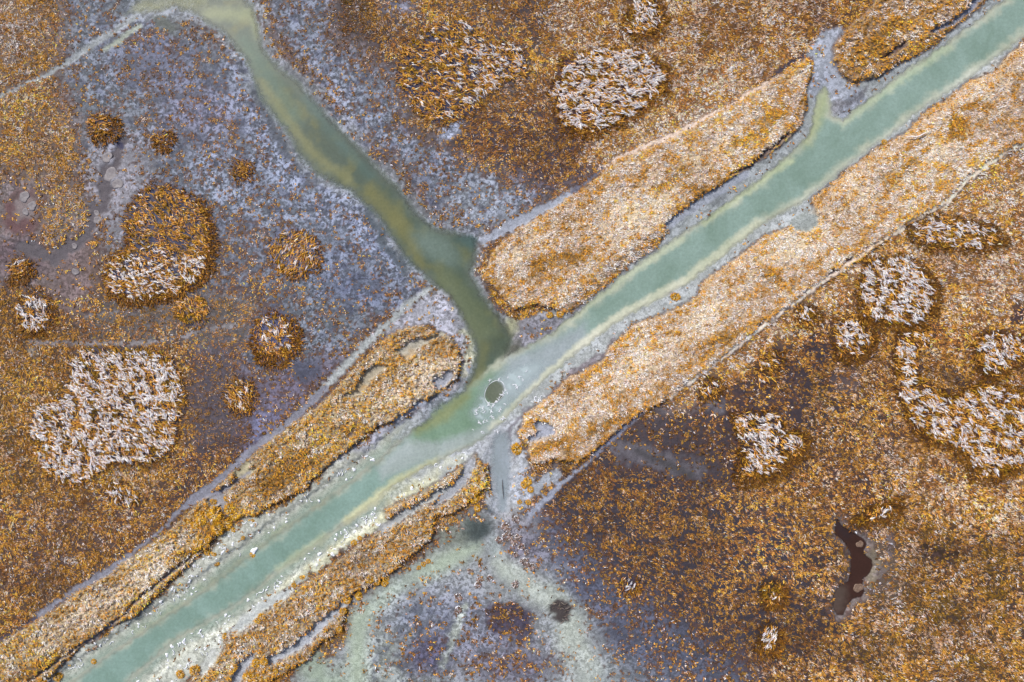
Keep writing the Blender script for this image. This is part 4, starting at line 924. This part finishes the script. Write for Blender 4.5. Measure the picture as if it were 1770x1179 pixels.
for s in range(3):
    Vb, Q, C = dome_blades(.34, .2, 50, 510 + s, (lin((128, 104, 92)), lin((176, 164, 160)), lin((98, 86, 84)))); sm.append(mesh_data("grass_blades", Vb, Q, M_GRASS, (("col", 'FLOAT_COLOR', C),), False))
RT = zz(585, 779, [(850, 385), (865, 405), (855, 440), (877, 437), (905, 350), (820, 455), (902, 528), (670, 615), (710, 685), (610, 745), (960, 515), (932, 490), (895, 468), (915, 440), (962, 580), (985, 590), (948, 565), (610, 810), (715, 660), (900, 680), (770, 650)])
for i, (u, v) in enumerate(RT):
    t = empty("ringed_tussock", (float(wx(u)), float(wy(v)), float(hgt(u, v)))); s = random.uniform(.7, 1.25)
    t.rotation_euler = (0, 0, random.uniform(0, 6.28)); t.scale = (s, s * random.uniform(.8, 1.1), 1)
    tag(t, "small reddish tussock ringed by white ice on the grey shallows below the side channel", "tussock", "ice ringed tussocks in the shallows")
    for nm, d in (("ice_collar", ringD[i % 3]), ("grass_blades", sm[i % 3])):
        o = bpy.data.objects.new(nm, d); COL.objects.link(o); o.parent = t

# ice fragments on the shelves of the lower canal
chip = [mesh_data("ice_fragment", *torus(.34, .09, 530 + s, gap=g), M_ICE) for s, g in enumerate((.45, .55, .65, .5, .7))]
chip += [mesh_data("ice_fragment", *blob_mesh(.24, .12, 540 + s, 12, 5, .5), M_ICE) for s in range(4)]
r = np.random.default_rng(600)
def place_ice(shape, n, lab, grp, seed, smin=.6, smax=1.4, deny=None):
    r = np.random.default_rng(seed); x0, y0, x1, y1 = shape_box(shape); c = 0
    for _ in range(n * 40):
        if c >= n: break
        u, v = r.uniform(max(x0, -20), min(x1, 1790)), r.uniform(max(y0, -20), min(y1, 1200))
        if sdist(np.array([u]), np.array([v]), shape)[0] > -2: continue
        if noise(u / 25, v / 25, 610) < -.12: continue
        if float(samp('dens', np.array(u), np.array(v))) > .3: continue
        if float(samp(sC, np.array(u), np.array(v))) < 3: continue
        z = max(float(hgt(u, v)), WL) + .02
        o = bpy.data.objects.new("ice_fragment", chip[r.integers(0, len(chip))]); COL.objects.link(o)
        o.location = (float(wx(u)), float(wy(v)), z); s = r.uniform(smin, smax); o.rotation_euler = (0, 0, r.uniform(0, 6.28)); o.scale = (s, s * r.uniform(.5, 1.1), s)
        tag(o, lab, "ice fragment", grp); c += 1
place_ice(SHELFN, 110, "white ice fragment on the pale shelf north of the lower canal", "ice fragments on the north shelf", 601, .6, 1.3)
place_ice(SHELFS, 135, "white ice fragment on the pale shelf south of the lower canal", "ice fragments on the south shelf", 602, .6, 1.5)
place_ice(PO([(885, 715), (930, 705), (950, 690), (945, 680), (905, 695)]), 14, "white ice fragment against the bank right of the canal junction", "ice fragments under the right bank", 603, .5, 1.2)

# frozen skin on the junction basin, with an open hole
ICE = PO([(830, 655), (850, 648), (880, 628), (930, 610), (960, 630), (925, 668), (890, 700), (868, 730), (840, 745), (815, 740), (800, 715), (812, 690)])
uu, vv = np.meshgrid(np.arange(785, 975, 1.25), np.arange(600, 760, 1.25))
dI = sdist(uu + 3 * noise(uu / 14, vv / 14, 620), vv + 3 * noise(uu / 14, vv / 14, 621), ICE); dH = sdist(uu, vv, HOLE)
al = sst(1, -26, dI) * .62
al = al * (.62 + .75 * sst(-.1, .5, fbm(uu / 14, vv / 14, 622)) + .4 * sst(830, 900, uu)); al = np.clip(al, 0, .8)
al = np.where(dH < 2.0, np.maximum(al, .0), al)
nn = uu.shape; ii = np.arange(uu.size).reshape(nn)
qq = np.stack([ii[1:, :-1], ii[1:, 1:], ii[:-1, 1:], ii[:-1, :-1]], -1).reshape(-1, 4)
keep = (dH.ravel()[qq].min(1) > 0) & (dI.ravel()[qq].min(1) < 0); qq = qq[keep]
uq, inv = np.unique(qq, return_inverse=True)
mi, ti, bi = mat("ice_skin"); bi.inputs['Base Color'].default_value = (*lin((176, 192, 196)), 1); bi.inputs['Roughness'].default_value = .3
aa_ = N(ti, 'ShaderNodeAttribute', attribute_name="wa"); ti.links.new(aa_.outputs['Fac'], bi.inputs['Alpha'])
ice = mesh_obj("ice_sheet", np.stack([wx(uu).ravel()[uq], wy(vv).ravel()[uq], np.full(len(uq), WL + .03)], -1), inv.reshape(-1, 4), mi, attrs=(("wa", 'FLOAT', al.ravel()[uq]),))
tag(ice, "thin milky ice sheet with an oval open hole, where the creek meets the canal", "ice sheet")
hv = []
# rim of the hole
tt = np.linspace(0, 2 * math.pi, 60, endpoint=False)
def ell_pt(k, a, c=HOLE[1]):
    x, y = c[2] * k * math.cos(a), c[3] * k * math.sin(a); q = R(c[4])
    return c[0] + x * math.cos(q) - y * math.sin(q), c[1] + x * math.sin(q) + y * math.cos(q)
vs, fs = [], []
for i, a in enumerate(tt):
    w = .02 + .03 * abs(math.sin(3 * a + 1))
    for k, z in ((1 + w * 0, 0.0), (1 + .5 * w, .05), (1 + w, 0.0)):
        u, v = ell_pt(k, a); vs.append((float(wx(u)), float(wy(v)), WL + .035 + z))
for i in range(60):
    for j in range(2): fs.append((i * 3 + j, ((i + 1) % 60) * 3 + j, ((i + 1) % 60) * 3 + j + 1, i * 3 + j + 1))
rim_o = mesh_obj("hole_rim", np.array(vs), np.array(fs), M_ICE, ice)
# open darker water seen in the hole lies in the water body itself
# frost crystals round it
def star(seed):
    r = np.random.default_rng(seed); vs, fs = [], []
    for k in range(r.integers(3, 6)):
        a = r.uniform(0, 6.28); L = r.uniform(.25, .5); w = .05
        b = len(vs); c, s = math.cos(a), math.sin(a)
        vs += [(-s * w, c * w, 0), (s * w, -c * w, 0), (c * L - s * w * .3, s * L + c * w * .3, .05), (c * L * .9 + s * w * .3, s * L * .9 - c * w * .3, .05), (c * L * .4, s * L * .4, .12)]
        fs += [(b, b + 1, b + 4, b + 4), (b + 1, b + 3, b + 4, b + 4), (b + 3, b + 2, b + 4, b + 4), (b + 2, b, b + 4, b + 4)]
    return np.array(vs), np.array(fs)[:, :3]
stars = [mesh_data("frost_crystal", *star(700 + s), M_ICE, (), False) for s in range(5)]
FC = [(r_[0], r_[1]) for r_ in zz(780, 620, [(735, 430), (760, 460), (705, 470), (690, 490), (655, 530), (640, 560), (620, 585), (605, 575), (510, 625), (495, 640), (560, 640), (575, 625), (545, 660), (540, 710), (385, 660), (430, 665), (435, 700), (410, 720), (345, 700), (330, 720), (350, 760), (440, 740), (560, 790), (570, 815), (545, 780), (430, 860), (400, 880), (375, 875), (485, 850), (440, 1010), (410, 990), (870, 350), (885, 375), (895, 385), (770, 250), (920, 240), (1020, 180), (980, 290), (690, 820), (720, 810), (660, 830), (740, 620), (665, 690), (655, 715), (630, 990), (590, 980), (300, 970), (640, 280), (520, 300)], 7.86)]
for i, (u, v) in enumerate(FC):
    o = bpy.data.objects.new("frost_crystal", stars[i % 5]); COL.objects.link(o)
    o.location = (float(wx(u)), float(wy(v)), WL + .04); s = random.uniform(.6, 1.3); o.scale = (s, s, s); o.rotation_euler = (0, 0, random.uniform(0, 6.28))
    tag(o, "white frost crystal on the thin ice around the oval hole", "frost crystal", "frost crystals around the ice hole")

# round grey ice plates
DISC = [(185, 272, 9, "round grey ice plate on the rill bed, upper left of the chain"), (191, 302, 12, "largest round grey ice plate on the dark rill bed"), (203, 318, 9, "grey ice plate touching the lower right of the largest one on the rill"),
        (168, 380, 7, "grey ice plate at the lower end of the rill, upper of two"), (166, 368, 5, "tiny grey ice plate in the lower rill just above a larger one"), (42, 340, 9, "grey ice plate inside the reddish mud ring, upper one"), (55, 356, 8, "grey ice plate inside the reddish mud ring, lower right one"), (44, 366, 6, "grey ice plate inside the reddish mud ring, lowest one"),
        (128, 425, 5, "small grey ice plate on brown mud left of the large oval reed bed"), (131, 455, 5, "small grey ice plate on brown mud, lower of a pair"), (130, 470, 6, "pale ice plate on the bare brown mud patch, lowest of three"),
        (1488.3, 941.9, 6, "upper round ice plate on the dark pool"), (1485.6, 1017.6, 8, "lower brighter round ice plate on the dark pool")]
discD = []
for s in range(3):
    v, f = blob_mesh(.1, .0, 1); n = 28; vs = []; fs = []; rr_ = np.random.default_rng(800 + s); p = rr_.uniform(0, 6, 3)
    for k, z in ((0.001, .035), (.55, .035), (.62, .045), (.86, .04), (1, .035), (1.02, -.02)):
        for i in range(n):
            a = 2 * math.pi * i / n; q = k * (1 + .13 * math.sin(2 * a + p[0]) + .08 * math.sin(3 * a + p[2]) + .05 * math.sin(5 * a + p[1])); vs.append((q * math.cos(a), q * math.sin(a), z))
    for j in range(5):
        for i in range(n): fs.append((j * n + i, (j + 1) * n + i, (j + 1) * n + (i + 1) % n, j * n + (i + 1) % n))
    discD.append(mesh_data("ice_plate", np.array(vs), np.array(fs), M_DISC))
M_DISCB = plain_mat("brown_ice", (132, 112, 96), .4, (92, 72, 62), 3)
discP = discD[0].copy(); discP.materials[0] = M_DISCB
for i, (u, v, rr, lab) in enumerate(DISC):
    pool = u > 1400
    o = bpy.data.objects.new("ice_plate", discP if pool else discD[i % 3]); COL.objects.link(o)
    o.location = (float(wx(u)), float(wy(v)), WL if pool else float(hgt(u, v)) + .02); o.scale = (rr * .1, rr * .1, 1); o.rotation_euler = (0, 0, random.uniform(0, 6))
    tag(o, lab, "ice plate", "round ice plates")

# branches and poles
def tube(name, pts, rads, m, parent=None, cs=8):
    P = [Vector((float(wx(u)), float(wy(v)), z)) for u, v, z in pts]; vs, fs = [], []
    for i, p in enumerate(P):
        d = (P[min(i + 1, len(P) - 1)] - P[max(i - 1, 0)]).normalized(); s = d.cross(Vector((0, 0, 1))).normalized(); t = s.cross(d)
        for j in range(cs):
            a = 2 * math.pi * j / cs; q = p + (s * math.cos(a) + t * math.sin(a)) * rads[i]; vs.append(tuple(q))
    for i in range(len(P) - 1):
        for j in range(cs): fs.append((i * cs + j, i * cs + (j + 1) % cs, (i + 1) * cs + (j + 1) % cs, (i + 1) * cs + j))
    return mesh_obj(name, np.array(vs), np.array(fs), m, parent, smooth=True)
zb = float(hgt(1585, 238)) + .35
b = tube("driftwood_branch", [(1560, 239.5, zb), (1568, 239, zb + .08), (1576, 239.8, zb + .1), (1584, 238, zb + .12), (1592, 233.5, zb + .1), (1600, 229, zb + .05)], [.05, .09, .13, .13, .1, .04], M_WOOD)
tag(b, "curved bleached white branch lying on the bank beside the upper canal", "branch")
b = tube("dark_pole", zz(585, 779, [(834, 150), (836, 180), (838, 210), (842, 245)]) and [(868, 830, WL + .12), (868.6, 842, WL + .14), (869.4, 852, WL + .13), (870.6, 863, WL + .1)], [.03, .06, .06, .03], M_DARKW)
tag(b, "thin dark pole lying in the grey side channel below the junction", "pole")
b = mesh_obj("ice_lump", *blob_mesh(1.0, .3, 911, 20, 7, .55), M_ICE, smooth=True)
b.location = (float(wx(438)), float(wy(953)), WL + .02); b.scale = (.85, .38, .8); b.rotation_euler = (0, 0, R(52))
tag(b, "long white ice lump at the edge of the teal water on the lower canal", "ice lump")
